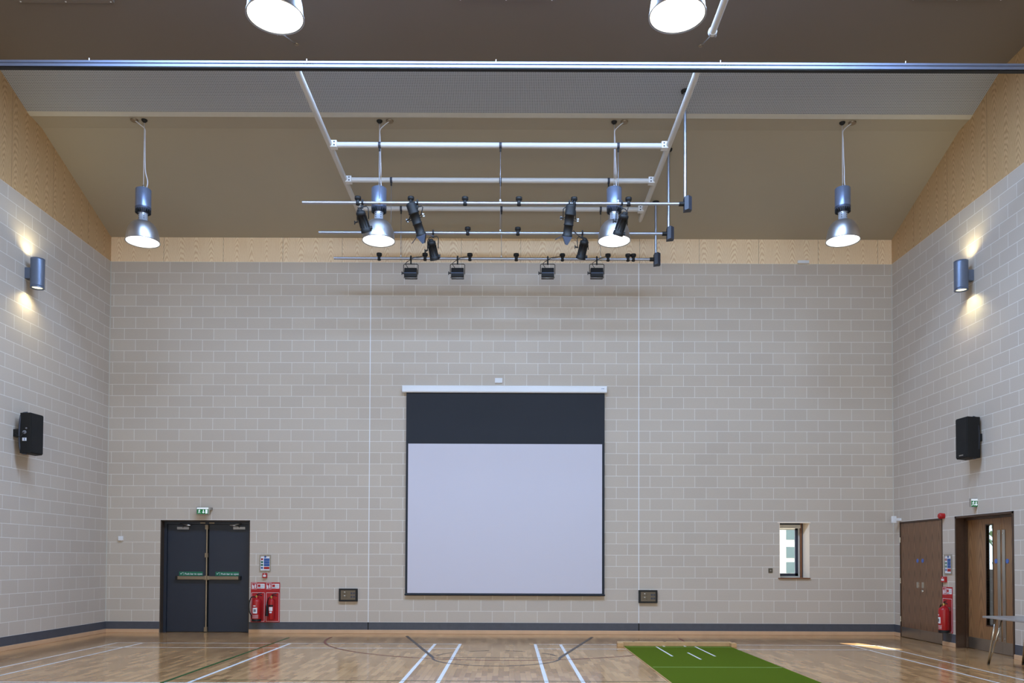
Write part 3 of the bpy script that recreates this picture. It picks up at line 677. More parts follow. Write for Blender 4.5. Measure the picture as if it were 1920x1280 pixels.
def board(o_, u, w, W_, H_, n, label):
    o_ = Vector(o_); u = Vector(u); w = Vector(w); z_ = Vector((0, 0, 1)); t = thing('extinguisher_board', label, 'sign board', o_, 'red fire extinguisher backboards')
    def slab(mb, a, b, c, d, t0, t1, m): mb.prism([o_ + u * a + z_ * c + w * t0, o_ + u * b + z_ * c + w * t0, o_ + u * b + z_ * d + w * t0, o_ + u * a + z_ * d + w * t0], w * (t1 - t0), m)
    mb = MB(); slab(mb, 0, W_, 0, H_, .004, .010, M_REDB); bd = mb.build('back_panel', t)
    cw = W_ / n
    for i in range(n):
        mb = MB(); a, b = i * cw + .015, (i + 1) * cw - .015; l = .006
        for q in ((a, b, .015, .015 + l), (a, b, H_ * .745 - l, H_ * .745), (a, a + l, .015, H_ * .745), (b - l, b, .015, H_ * .745)): slab(mb, *q, .010, .0112, M_PAPER)
        mb.build('border_line', t)
        # pictogram square
        s0, s1, z0, z1_ = a, a + cw * .36, H_ * .83, H_ * .985
        mb = MB(); slab(mb, s0, s1, z0, z1_, .010, .0112, M_PAPER); slab(mb, s0 + .005, s1 - .005, z0 + .006, z1_ - .006, .0112, .0118, M_REDB)
        bx = s0 + (s1 - s0) * .7; hw = (s1 - s0) * .12
        slab(mb, bx - hw, bx + hw, z0 + .02, z1_ - .035, .0118, .0124, M_PAPER); slab(mb, bx - hw * .5, bx + hw * .5, z1_ - .035, z1_ - .018, .0118, .0124, M_PAPER)
        fl = [(.12, .15), (.3, .08), (.46, .18), (.42, .36), (.5, .55), (.34, .48), (.36, .75), (.22, .55), (.18, .85), (.08, .5), (.14, .38)]
        mb.prism([o_ + u * (s0 + (s1 - s0) * p) + z_ * (z0 + (z1_ - z0) * q) + w * .0118 for p, q in fl], w * .0006, M_PAPER)
        mb.build('fire_pictogram', t)
        mb = MB(); s0, s1 = a + cw * .40, b; z0, z1_ = H_ * .845, H_ * .965; slab(mb, s0, s1, z0, z1_, .010, .0112, M_PAPER)
        slab(mb, s0 + .008, s0 + (s1 - s0) * .42, z0 + .03, z1_ - .015, .0112, .0118, M_REDB)
        for k in range(3): slab(mb, s0 + (s1 - s0) * .5, s1 - .012, z1_ - .028 - k * .022, z1_ - .022 - k * .022, .0112, .0118, M_INK)
        slab(mb, s0 + .008, s0 + (s1 - s0) * .5, z0 + .008, z0 + .02, .0112, .0118, M_INK)
        mb.build('instruction_label', t)
def extinguisher(c, r, h, u, w, kind, label):
    """c = centre of the base"""
    c = Vector(c); u = Vector(u); w = Vector(w); z_ = Vector((0, 0, 1)); t = thing('fire_extinguisher', label, 'fire extinguisher', c, 'red fire extinguishers')
    mb = MB(); pr = [(.0, r * .9), (.02, r), (h * .82, r), (h * .88, r * .9), (h * .93, r * .62), (h * .96, r * .3), (h, r * .26)]
    mb.lathe(c, z_, pr, M_RED, 28); mb.build('cylinder', t)
    if kind == 'water':
        mb = MB(); mb.lathe(c - z_ * .015, z_, [(0, r * 1.04), (.05, r * 1.04)], M_BLACK, 28); mb.build('base_ring', t)
    top = c + z_ * h
    mb = MB(); mb.lathe(top - z_ * .01, z_, [(0, .018), (.035, .022), (.05, .014)], M_BRASS, 14); mb.lathe(top + z_ * .02, -w, [(-.03, .012), (.03, .012)], M_BRASS, 12); mb.build('valve', t)
    mb = MB(); mb.tube([top + z_ * .035, top + z_ * .05 + u * .05, top + z_ * .03 + u * .11], .008, M_BLACK); mb.tube([top + z_ * .045, top + z_ * .075 + u * .04, top + z_ * .085 + u * .10], .008, M_BLACK)
    mb.build('lever', t)
    mb = MB(); n = 14; r1 = r * 1.012
    def lab(a0, a1, z0, z1_, m):
        vs_ = []
        for k in range(n + 1):
            an = a0 + (a1 - a0) * k / n; dd = w * math.cos(an) + u * math.sin(an); vs_ += [c + dd * r1 + z_ * z0, c + dd * r1 + z_ * z1_]
        mb.add(vs_, [(2 * k, 2 * k + 2, 2 * k + 3, 2 * k + 1) for k in range(n)], m, True)
    if kind == 'water':
        lab(-.6, .45, h * .32, h * .56, M_PAPER); lab(-.5, .1, h * .62, h * .66, M_PAPER); r1 = r * 1.02; lab(-.35, .2, h * .38, h * .5, M_INK)
        for k in range(4): lab(-.7, .7, h * (.12 + .04 * k), h * (.13 + .04 * k), M_PAPER)
    else:
        lab(-.9, .9, h * .60, h * .68, M_BLACK); lab(-.7, .7, h * .40, h * .58, M_PAPER); lab(-.5, .4, h * .30, h * .37, M_PAPER)
    mb.build('label', t)
    mb = MB()
    if kind == 'water':
        mb.tube(smooth_path([top + z_ * .01 - u * .01, top - u * .10 + z_ * .0, c + z_ * h * .75 - u * (r + .055), c + z_ * h * .4 - u * (r + .05), c + z_ * .1 - u * (r + .01)]), .011, M_CABLE)
        mb.rod(c + z_ * .12 - u * (r + .012), c + z_ * .03 - u * (r - .002), .014, M_BLACK, .01); mb.build('hose', t)
    else:
        mb.tube([top + z_ * .01, top - u * .06 + z_ * .0, c + z_ * h * .72 - u * (r + .03)], .010, M_CABLE); mb.build('hose', t)
        mb = MB(); mb.lathe(c + z_ * h * .72 - u * (r + .03), -z_, [(0, .014), (.06, .022), (.24, .036)], M_BLACK2, 16); mb.build('horn', t)
    mb = MB(); mb.box((-.02, 0, 0), (.02, .03, .06), M_STEELP, Matrix.Translation(c - w * (r + .03) + z_ * h * .8) @ Matrix((( u.x, w.x, 0, 0), (u.y, w.y, 0, 0), (0, 0, 1, 0), (0, 0, 0, 1)))); mb.build('wall_hook', t)
UB, WB = (1, 0, 0), (0, -1, 0)          # back wall frame
URt, WRt = (0, -1, 0), (-1, 0, 0)       # right wall frame
p0, p1 = at(487, 1070.5, Y=YB), at(508, 1040, Y=YB); notice(p0, UB, WB, p1.x - p0.x, p1.z - p0.z, 'framed fire notice on back wall above the call point, right of blue doors')
p0, p1 = at(493, 1083, Y=YB), at(501.5, 1074, Y=YB); call_point(p0, UB, WB, p1.x - p0.x, p1.z - p0.z, 'small red call point above the two extinguishers by the blue doors')
p0, p1 = at(470, 1166, Y=YB), at(525.3, 1091.5, Y=YB); board(p0, UB, WB, p1.x - p0.x, p1.z - p0.z, 2, 'wide red backboard behind two extinguishers beside the blue doors')
q = at(480.5, 1165, Y=YB - .13); extinguisher((q.x, YB - .13, q.z + .02), .088, .46, UB, WB, 'water', 'stout red extinguisher with black hose beside the blue doors')
q = at(508.5, 1161, Y=YB - .10); extinguisher((q.x, YB - .10, q.z), .055, .43, UB, WB, 'co2', 'slim red extinguisher with black horn, right one of the back wall pair')
p0, p1 = at(1772, 1074, X=XR), at(1785.5, 1039, X=XR); notice((XR, p0.y, p1.z - .345), URt, WRt, p0.y - p1.y, .345, 'framed fire notice on right wall between the two wooden doors')
p0, p1 = at(1768.5, 1091, X=XR), at(1776, 1080, X=XR); call_point((XR, p0.y, p0.z), URt, WRt, p0.y - p1.y, .10, 'small red call point on right wall between the wooden doors')
p0, p1 = at(1768.5, 1187, X=XR), at(1786.5, 1101, X=XR); board((XR, p0.y, .235), URt, WRt, p0.y - p1.y, .80, 1, 'narrow red backboard behind the extinguisher on the right wall')
yy = (p0.y + p1.y) / 2 - .0; q = at(1770, 1183, X=XR - .115); extinguisher((XR - .115, q.y, .255), .088, .46, URt, WRt, 'water', 'red extinguisher on the right wall between the two wooden doors')
# alarm beacon
q = at(1768, 967, X=XR - .02); t = thing('alarm_sounder', 'round red alarm sounder above the walnut cupboard doors', 'alarm', (XR, q.y, q.z))
mb = MB(); mb.lathe((XR, q.y, q.z), (-1, 0, 0), [(0, .048), (.03, .048)], M_RED, 20); mb.build('base', t)
mb = MB(); mb.lathe((XR - .03, q.y, q.z), (-1, 0, 0), [(0, .052), (.05, .052), (.065, .04)], M_RED, 20); mb.build('horn', t)

# ------------------------------------------------------------------ wall sconces
def spot(name, loc, d, power, ang, col, blend=.5, rad=.03):
    l = bpy.data.lights.new(name, 'SPOT'); l.energy = power; l.spot_size = ang; l.spot_blend = blend; l.color = col; l.shadow_soft_size = rad
    o = bpy.data.objects.new(name, l); COL.objects.link(o); o.location = loc; o.rotation_euler = Vector(d).to_track_quat('-Z', 'Y').to_euler(); return o
def sconce(px, top, bot, X, wallX, label):
    r = .108; c0 = at(px, (top + bot) / 2, X=X); zt_, zb_ = at(px, top, X=X).z, at(px, bot, X=X).z
    zt_ = c0.z + .245; zb_ = c0.z - .245
    t = thing('wall_light', label, 'wall light', (wallX, c0.y, c0.z), 'cylindrical up and down wall lights'); s = 1 if wallX > X else -1
    mb = MB(); n = 32; mb.lathe((X, c0.y, zb_ + .035), (0, 0, 1), [(0, r), (.425, r)], M_SCON, n, capa=True, capb=True); bd = mb.build('body', t)
    for z0, nm in ((zb_, 'lower'), (zt_ - .035, 'upper')):
        mb = MB(); mb.lathe((X, c0.y, z0), (0, 0, 1), [(0, r * 1.01), (.035, r * 1.01), (.035, r * .8), (0, r * .8), (0, r * 1.01)], M_SCON, n, capa=False, capb=False); mb.build('rim', t)
    for z0 in (zb_ + .02, zt_ - .02):
        mb = MB(); mb.lathe((X, c0.y, z0 - .002), (0, 0, 1), [(0, r * .8), (.004, r * .8)], M_SLENS, n); mb.build('lens', t)
    mb = MB(); mb.box((X + s * .09, c0.y - .045, c0.z - .09), (wallX, c0.y + .045, c0.z + .09), M_SCON); mb.build('wall_bracket', t)
    for zz, d in ((zt_ + .01, 1), (zb_ - .01, -1)):
        spot('sconce_beam', (X, c0.y, zz), (s * .10, 0, d), 26, math.radians(140), (1, .90, .55), 1, .02)
sconce(70.5, 485, 541, XL + .19, XL, 'cylindrical grey up-and-down light on the left wall')
sconce(1802, 489, 545, XR - .19, XR, 'cylindrical grey up-and-down light on the right wall')

# ------------------------------------------------------------------ loudspeakers
def speaker(poly, zb_, zt_, wallX, s, label, plate):
    t = thing('loudspeaker', label, 'loudspeaker', (wallX, poly[0][1], zb_), 'black wall mounted loudspeakers')
    mb = MB(); mb.prism([(x, y, zb_) for x, y in poly], (0, 0, zt_ - zb_), M_BLACK2); mb.build('cabinet', t, .006)
    (xa, ya), (xb, yb_) = poly[0], poly[1]; dx, dy = xb - xa, yb_ - ya; L = math.hypot(dx, dy); nx, ny = (-dy / L, dx / L)
    if nx * (0 - xa) < 0: nx, ny = -nx, -ny
    e = .02; mb = MB(); mb.prism([(xa + dx * e + nx * 0, ya + dy * e, zb_ + .015), (xb - dx * e, yb_ - dy * e, zb_ + .015), (xb - dx * e, yb_ - dy * e, zt_ - .015), (xa + dx * e, ya + dy * e, zt_ - .015)], (nx * .012, ny * .012, 0), pm('speaker_grille', (9, 9, 10), .8)); gr = mb.build('grille', t)
    # U bracket against the wall
    yc = poly[3][1] + .03; x1 = wallX - s * (.07 if s > 0 else .11); xc_ = (poly[2][0] + poly[3][0]) / 2 - s * .08
    mb = MB(); mb.tube(smooth_path([(xc_, yc - .0, zt_ + .006), (x1 - s * .02, yc - .0, zt_ - .012), (x1 + s * .0, yc - .02, zt_ - .09), (x1 + s * .015, yc - .02, (zt_ + zb_) / 2), (x1, yc - .02, zb_ + .09), (x1 - s * .02, yc - .0, zb_ + .012), (xc_, yc - .0, zb_ - .006)]), .017, M_JBOX)
    mb.box((x1, yc - .03, (zt_ + zb_) / 2 - .06), (wallX, yc + .06, (zt_ + zb_) / 2 + .06), M_BLACK); mb.build('bracket', t)
    if plate:
        (xa, ya), (xb, yb_) = poly[0], poly[3]; mb = MB(); cz = (zb_ + zt_) / 2
        mx = xa + (xb - xa) * .55; my = ya + (yb_ - ya) * .55 - .004
        mb.box((mx - .03, my - .008, cz - .13), (mx + .035, my + .004, cz - .08), M_PAPER); mb.box((mx + .0, my - .009, cz - .125), (mx + .012, my, cz - .085), M_BLUE)
        mb.build('connector_plate', t); mb = MB()
        mb.lathe((mx, my - .012, cz + .01), (0, 1, 0), [(0, .028), (.012, .032)], M_INK, 16); mb.lathe((mx + .03, my - .012, cz + .075), (0, 1, 0), [(0, .012), (.012, .014)], M_INK, 12)
        mb.build('rotary_knobs', t)
        mb = MB(); mb.tube(smooth_path([(mx, my - .02, cz + .01), (mx - .05, my - .03, cz - .07), (xb - .06, my, cz - .02), (wallX + .005, my + .05, cz - .03)]), .008, M_CABLE); mb.build('cable', t)
    else:
        mb = MB(); (xa, ya), (xb, yb_) = poly[0], poly[1]; mx, my = xa + dx * .5 + nx * .013, ya + dy * .5 + ny * .013
        mb.prism([(mx - dx * .18, my - dy * .18, zb_ + .04), (mx + dx * .18, my + dy * .18, zb_ + .04), (mx + dx * .18, my + dy * .18, zb_ + .058), (mx - dx * .18, my - dy * .18, zb_ + .058)], (nx * .003, ny * .003, 0), M_STEELP); mb.build('badge', t)
zt_ = at(1814, 780, Y=13.2).z; zb_ = at(1814, 857, Y=13.2).z
pa = at(1814, 820, Y=13.2).x; pb = at(1793, 820, Y=13.5).x; pc = at(1838, 820, Y=13.26).x
speaker([(pa, 13.2), (pb, 13.5), (pc - .04, 13.62), (pc, 13.26)], zb_, zt_, XR, 1, 'black loudspeaker on the right wall above the exit sign', False)
zt_ = at(57, 773, Y=13.2).z; zb_ = at(57, 849, Y=13.2).z
pa = at(57, 820, Y=13.2).x; pb = at(80, 820, Y=13.5).x; pc = at(37, 820, Y=13.22).x
speaker([(pa, 13.2), (pb, 13.5), (pc + .04, 13.60), (pc, 13.22)], zb_, zt_, XL, -1, 'black loudspeaker on the left wall with rear connector panel showing', True)

# ------------------------------------------------------------------ pendant lamps
def make_pendant():
    t = thing('pendant_lamp', '', 'pendant lamp', (0, 0, 0), 'high bay pendant lamps')   # origin = rim centre
    R = .268; pr = []
    for k in range(13):
        a = math.pi / 2 * k / 12; pr.append((.35 * math.sin(a) * 1.0, max(.075, R * math.cos(a) ** .62)))
    mb = MB(); mb.lathe((0, 0, 0), (0, 0, 1), pr, M_BOWL, 48, capa=False, capb=False)
    mb.lathe((0, 0, .002), (0, 0, 1), [(p * .97, r - .006) for p, r in pr], pm('bowl_inner_white', (240, 240, 238), .5), 48, capa=False, capb=False)
    mb.lathe((0, 0, -.006), (0, 0, 1), [(0, R), (0, R + .008), (.014, R + .008), (.014, R)], M_BOWL, 48, capa=False, capb=False); mb.build('bowl', t)
    mb = MB(); mb.lathe((0, 0, .022), (0, 0, 1), [(0, R - .022), (.006, R - .022)], M_LENS, 48); mb.build('lamp_glass', t)
    mb = MB(); mb.lathe((0, 0, .335), (0, 0, 1), [(0, .088), (.012, .088), (.014, .073), (.15, .073)], pm('polished_neck', (214, 220, 232), .3, .55), 32); nk = mb.build('neck', t)
    mb = MB()
    for row in range(3):
        for k in range(5):
            an = k * 2 * math.pi / 5 + .3; d = Vector((math.cos(an), math.sin(an), 0)); mb.lathe(Vector((0, 0, .385 + row * .035)) + d * .072, d, [(0, .008), (.003, .008)], M_BLACK, 10)
    mb.build('vent_hole', nk)['kind'] = 'stuff'
    mb = MB(); mb.lathe((0, 0, .48), (0, 0, 1), [(0, .08), (.03, .095), (.06, .122), (.075, .127), (.10, .127)], pm('collar_metal', (84, 94, 118), .4, .5), 32)
    for k in range(20):
        an = k * 2 * math.pi / 20; M = Matrix.Rotation(an, 4, 'Z'); mb.box((.08, -.006, .485), (.125, .006, .54), M_BLACK, M)
    mb.build('finned_collar', t)
    mb = MB(); mb.lathe((0, 0, .575), (0, 0, 1), [(0, .125), (.31, .125), (.318, .118)], M_HOUS, 36); mb.build('gear_housing', t)
    mb = MB(); mb.tube([(0, 0, .89), (0, 0, .93)], .012, M_STEELP); mb.tube([(0, 0, .93), (0, 0, .96)], .02, M_STEELP); mb.build('hanging_eye', t)
    return t
def children(o): return [c for c in COL.objects if c.parent == o]
def copy_tree(o, parent=None):
    c = o.copy(); COL.objects.link(c); c.parent = parent
    for ch in children(o): copy_tree(ch, c)
    return c
lamps = [(267.5, 453.5, 13.64, 'far pendant lamp nearest the left wall', -1), (710, 451.5, 13.64, 'far pendant lamp between the left stage spotlights', 1), (1151.5, 452, 13.64, 'far pendant lamp between the right stage spotlights', 1), (1580.5, 451.5, 13.64, 'far pendant lamp nearest the right wall', 1),
         (516, 31, 7.80, 'large close pendant lamp cut by the frame, left one', 1), (1270, 29, 7.80, 'large close pendant lamp cut by the frame, right one', 1)]
lp0 = make_pendant(); lamp_objs = []
for i, (px, py, Y, lb, sgn) in enumerate(lamps):
    o = lp0 if i == 0 else copy_tree(lp0); lamp_objs.append((o, at(px, py, Y=Y), lb, sgn))
for o, p, lb, sgn in lamp_objs:
    o.location = p; o['label'] = lb; zc = (9.205 if p.y < 12 else 8.882) - p.z
    bpy.context.view_layer.update()
    B = p.copy()
    mb = MB(); mb.tube([B + Vector((0, 0, .95)), B + Vector((0, 0, zc - .03))], .006, M_WCABLE, 6); mb.build('suspension_wire', o)
    mb = MB(); mb.tube(smooth_path([B + Vector(q) for q in ((.045, 0, .885), (.07 if sgn < 0 else .03, 0, 1.02), (.03, 0, 1.2), (.02, 0, 1.45), (.015, 0, zc - .3), (.01, .0, zc - .16), (.075 * sgn, .01, zc - .075), (.16 * sgn, .0, zc - .01))], 5), .009, M_WCABLE, 6); mb.build('power_cable', o)
    mb = MB(); mb.lathe(B + Vector((0, 0, zc)), (0, 0, -1), [(0, .05), (.02, .045), (.05, .012)], M_BLACK, 16); mb.build('ceiling_hook', o)
    mb = MB(); mb.lathe(B + Vector((.17 * sgn, 0, zc)), (0, 0, -1), [(0, .065), (.02, .06)], M_BRONZE, 16); mb.build('ceiling_rose', o)

# ------------------------------------------------------------------ curtain track across the hall
YT = 10.9; za = at(955, 115.5, Y=YT).z; zb_ = at(955, 127, Y=YT).z
tk = thing('curtain_track', 'long bright aluminium curtain track spanning the whole hall overhead', 'track', (-.19, YT, zb_))
mb = MB(); h = za - zb_
mb.box((XL, YT, zb_ + h * .66), (XR, YT + .07, za), M_TRACK); mb.box((XL, YT + .012, zb_ + h * .42), (XR, YT + .06, zb_ + h * .66), M_TRACK); mb.box((XL, YT - .004, zb_), (XR, YT + .075, zb_ + h * .42), M_TRACK)
mb.build('rail', tk)
mb = MB(); mb.box((XL, YT + .002, zb_ - .014), (XR, YT + .07, zb_), M_BLACK); mb.build('seal_strip', tk)
for px in (167, 575, 930, 1351, 1698):
    q = at(px, 114, Y=YT + .03); mb = MB(); mb.rod((q.x, YT + .03, za), (q.x, YT + .03, za + .045), .006, M_WHITE); mb.rod((q.x - .045, YT + .03, za + .012), (q.x + .045, YT + .03, za + .004), .006, M_WIRE)
    mb.build('hanger', tk)
for px in (578, 1362):
    q = at(px, 120, Y=YT); mb = MB()
    for k in range(4): mb.lathe((q.x - .06 + k * .04, YT - .006, zb_ + h * .55), (0, 1, 0), [(0, .006), (.01, .006)], M_BLACK, 8)
    mb.build('joint_screws', tk)

# ------------------------------------------------------------------ white tube support frame
ZC = 6.67 + H; YA, YBm, YCm = 13.04, 14.26, 15.43
XTL, XTR = at(622, 264, Y=YA).x, at(1250, 265, Y=YA).x
fr_ = thing('support_frame', 'white tubular frame of two long tubes and three cross tubes under the ceiling', 'frame', (0, YA, ZC))
for X in (XTL - .03, XTR + .03):
    mb = MB(); mb.rod((X, 10.98, ZC), (X, 15.95, ZC), .046, M_WTUBE, n=20); mb.build('long_tube', fr_)
for Y in (YA, YBm, YCm):
    mb = MB(); mb.rod((XTL + .02, Y, ZC), (XTR - .02, Y, ZC), .044, M_WTUBE, n=20); mb.build('cross_tube', fr_)
    for s, X in ((1, XTL), (-1, XTR)):
        mb = MB(); mb.box((X - .02 * s, Y - .055, ZC - .055), (X + .09 * s, Y + .055, ZC + .055), M_WHITE)
        for zz in (-.025, .025): mb.lathe((X + .05 * s, Y - .058, ZC + zz), (0, 1, 0), [(0, .013), (.004, .013)], M_JBOX, 10)
        mb.build('corner_bracket', fr_, .004)
for X, lb in ((XTL - .03, 'end of a white tube behind the left close pendant lamp'), (XTR + .03, 'end of a white tube beside the right close pendant lamp')):
    t = thing('ceiling_tube', lb, 'tube', (X, 10.2, ZC), 'near white ceiling tubes')
    mb = MB(); mb.rod((X, 6.2, ZC), (X, 10.2, ZC), .042, M_WTUBE, n=20); mb.build('tube', t)
    mb = MB(); mb.lathe((X, 10.16, ZC), (0, 1, 0), [(0, .055), (.04, .055)], M_WTUBE, 20); mb.box((X + .03, 10.17, ZC - .06), (X + .05, 10.2, ZC + .02), M_STEELP); mb.box((X - .04, 10.17, ZC - .06), (X - .03, 10.2, ZC + .02), M_STEELP); mb.build('end_clamp', t)
    sx = 1 if X > 0 else -1
    mb = MB(); mb.tube([(X, 10.2, ZC - .02), (X + sx * .30, 12.1, 9.2)], .006, M_STEELP, 6); mb.build('tie_wire', t)
    mb = MB(); mb.lathe((X + sx * .30, 12.1, 9.205), (0, 0, -1), [(0, .035), (.01, .03)], M_BRONZE, 12); mb.build('anchor', t)
    mb = MB(); 
    for yy in (6.6, 9.6): mb.rod((X, yy, ZC), (X, yy, 9.206), .008, M_WIRE)
    mb.build('drop_rod', t)

# ------------------------------------------------------------------ lighting bars
ZL = 5.67 + H
def outlet(mb, X, Y, Z, big=True):
    mb.lathe((X, Y, Z + .10), (0, 0, -1), [(0, .030), (.004, .052), (.045, .052), (.06, .03), (.075, .022)], M_BLACK, 16)
    mb.lathe((X, Y, Z), (0, 0, 1), [(-.04, .022), (-.035, .032), (.0, .036), (.035, .03)], M_BLACK, 14)
bars = {}
def light_bar(nm, Y, x0, x1, py, outs, cabs, riser, label):
    Z = at(900, py, Y=Y).z; bars[nm] = (Y, Z); a, b = at(x0, py, Y=Y).x, at(x1, py, Y=Y).x
    t = thing('lighting_bar', label, 'lighting bar', (0, Y, Z), 'galvanised stage lighting bars')
    mb = MB(); mb.rod((a, Y, Z), (b - .02, Y, Z), .024, M_GALV, n=16); mb.build('bar', t)
    mb = MB(); mb.rod((b - .06, Y, Z), (b + .03, Y, Z), .036, M_BLACK, n=14); mb.build('coupler', t)
    mb = MB(); w_ = .062; hz = .12
    mb.prism([(b + .02, Y - .05, Z + hz * .85), (b + .02 + w_, Y - .07, Z + hz), (b + .02 + 2 * w_, Y - .02, Z + hz * .95), (b + .02 + 2 * w_, Y + .06, Z + hz * .95), (b + .02, Y + .06, Z + hz * .85)], (0, 0, -2 * hz * .93), M_JBOX); mb.build('junction_box', t, .004)
    xr = b + .07 if riser[0] is None else at(riser[0], riser[1], Y=Y).x; ztop = riser[2]
    mb = MB(); mb.rod((xr, Y, Z + .1), (xr, Y, ztop), .024, M_GALV, n=14); mb.build('riser_pipe', t)
    mb = MB(); mb.lathe((xr, Y, ztop + .01), (0, 0, -1), [(0, .07), (.03, .06), (.04, .03)], M_BLACK, 16); mb.build('ceiling_flange', t)
    for i, px in enumerate(cabs):
        X = at(px, py, Y=Y).x; mb = MB(); mb.tube([(X, Y, Z + .02), (X, Y, ZC - .04)], .0045, M_WIRE, 6); mb.build('suspension_wire', t)
        mb = MB(); mb.lathe((X - .016, Y, Z), (1, 0, 0), [(0, .031), (.032, .031)], M_STEELP, 12); mb.lathe((X, Y, Z + .03), (0, 0, 1), [(0, .012), (.03, .014)], M_WHITE, 8); mb.build('bar_clip', t)
        mb = MB(); mb.lathe((X - .02, Y, ZC), (1, 0, 0), [(0, .05), (.04, .05)], M_JBOX, 16); mb.rod((X, Y, ZC - .04), (X, Y, ZC - .10), .014, M_BLACK); mb.build('strap', t)
    for px in outs:
        mb = MB(); outlet(mb, at(px, py, Y=Y).x, Y, Z); mb.build('socket_outlet', t)
def ceil_z(Y): return 8.862 - (Y - 13.87) * (8.862 - 7.958) / (YB - 13.87) if Y > 13.87 else 8.895 + (13.49 - Y) * .358 if Y < 13.49 else 8.88
light_bar('A', YA, 567, 1280, 381, [671, 770.5, 872, 973, 1076.5, 1178.5], [711, 938, 1159], (1284.5, 300, ceil_z(YA)), 'nearest galvanised lighting bar, longest, carrying the two barn door spotlights')
light_bar('B', YBm, 598, 1248, 436.8, [877, 971], [733, 938, 1141], (1253.5, 350, ceil_z(YBm)), 'middle galvanised lighting bar carrying one short spotlight at each side')
light_bar('C', YCm, 626, 1224, 485, [711, 797, 881, 968, 1054.5, 1140, 1177.5, 1187.5], [751.5, 940, 1126], (1229.5, 420, ceil_z(YCm)), 'farthest galvanised lighting bar carrying four square floodlights')

# ------------------------------------------------------------------ stage lights
def clamp_on(t, X, Y, Z, drop):
    mb = MB(); mb.lathe((X - .015, Y, Z), (1, 0, 0), [(0, .036), (.03, .036)], M_BLACK, 14); mb.box((X - .012, Y - .02, Z + .02), (X + .012, Y + .02, Z + .05), M_BLACK)
    mb.rod((X, Y, Z - .02), (X, Y, Z - drop), .014, M_BLACK); mb.build('hook_clamp', t)
def yoke(t, P, sdir, w, top):
    """U of flat bar from the pivots up to the point top"""
    s = sdir.normalized(); up = (top - P); pts = [P - s * w, P - s * w + up * .8, P - s * (w - .03) + up, P + s * (w - .03) + up, P + s * w + up * .8, P + s * w]
    mb = MB(); mb.tube(pts, .008, M_BLACK, 6); mb.build('yoke', t)
    mb = MB()
    mb.rod(P - s * (w - .01), P - s * (w + .045), .012, M_BLACK); mb.rod(P - s * (w + .045) - Vector((0, 0, .03)), P - s * (w + .045) + Vector((0, 0, .03)), .008, M_BLACK); mb.build('tilt_knob', t)
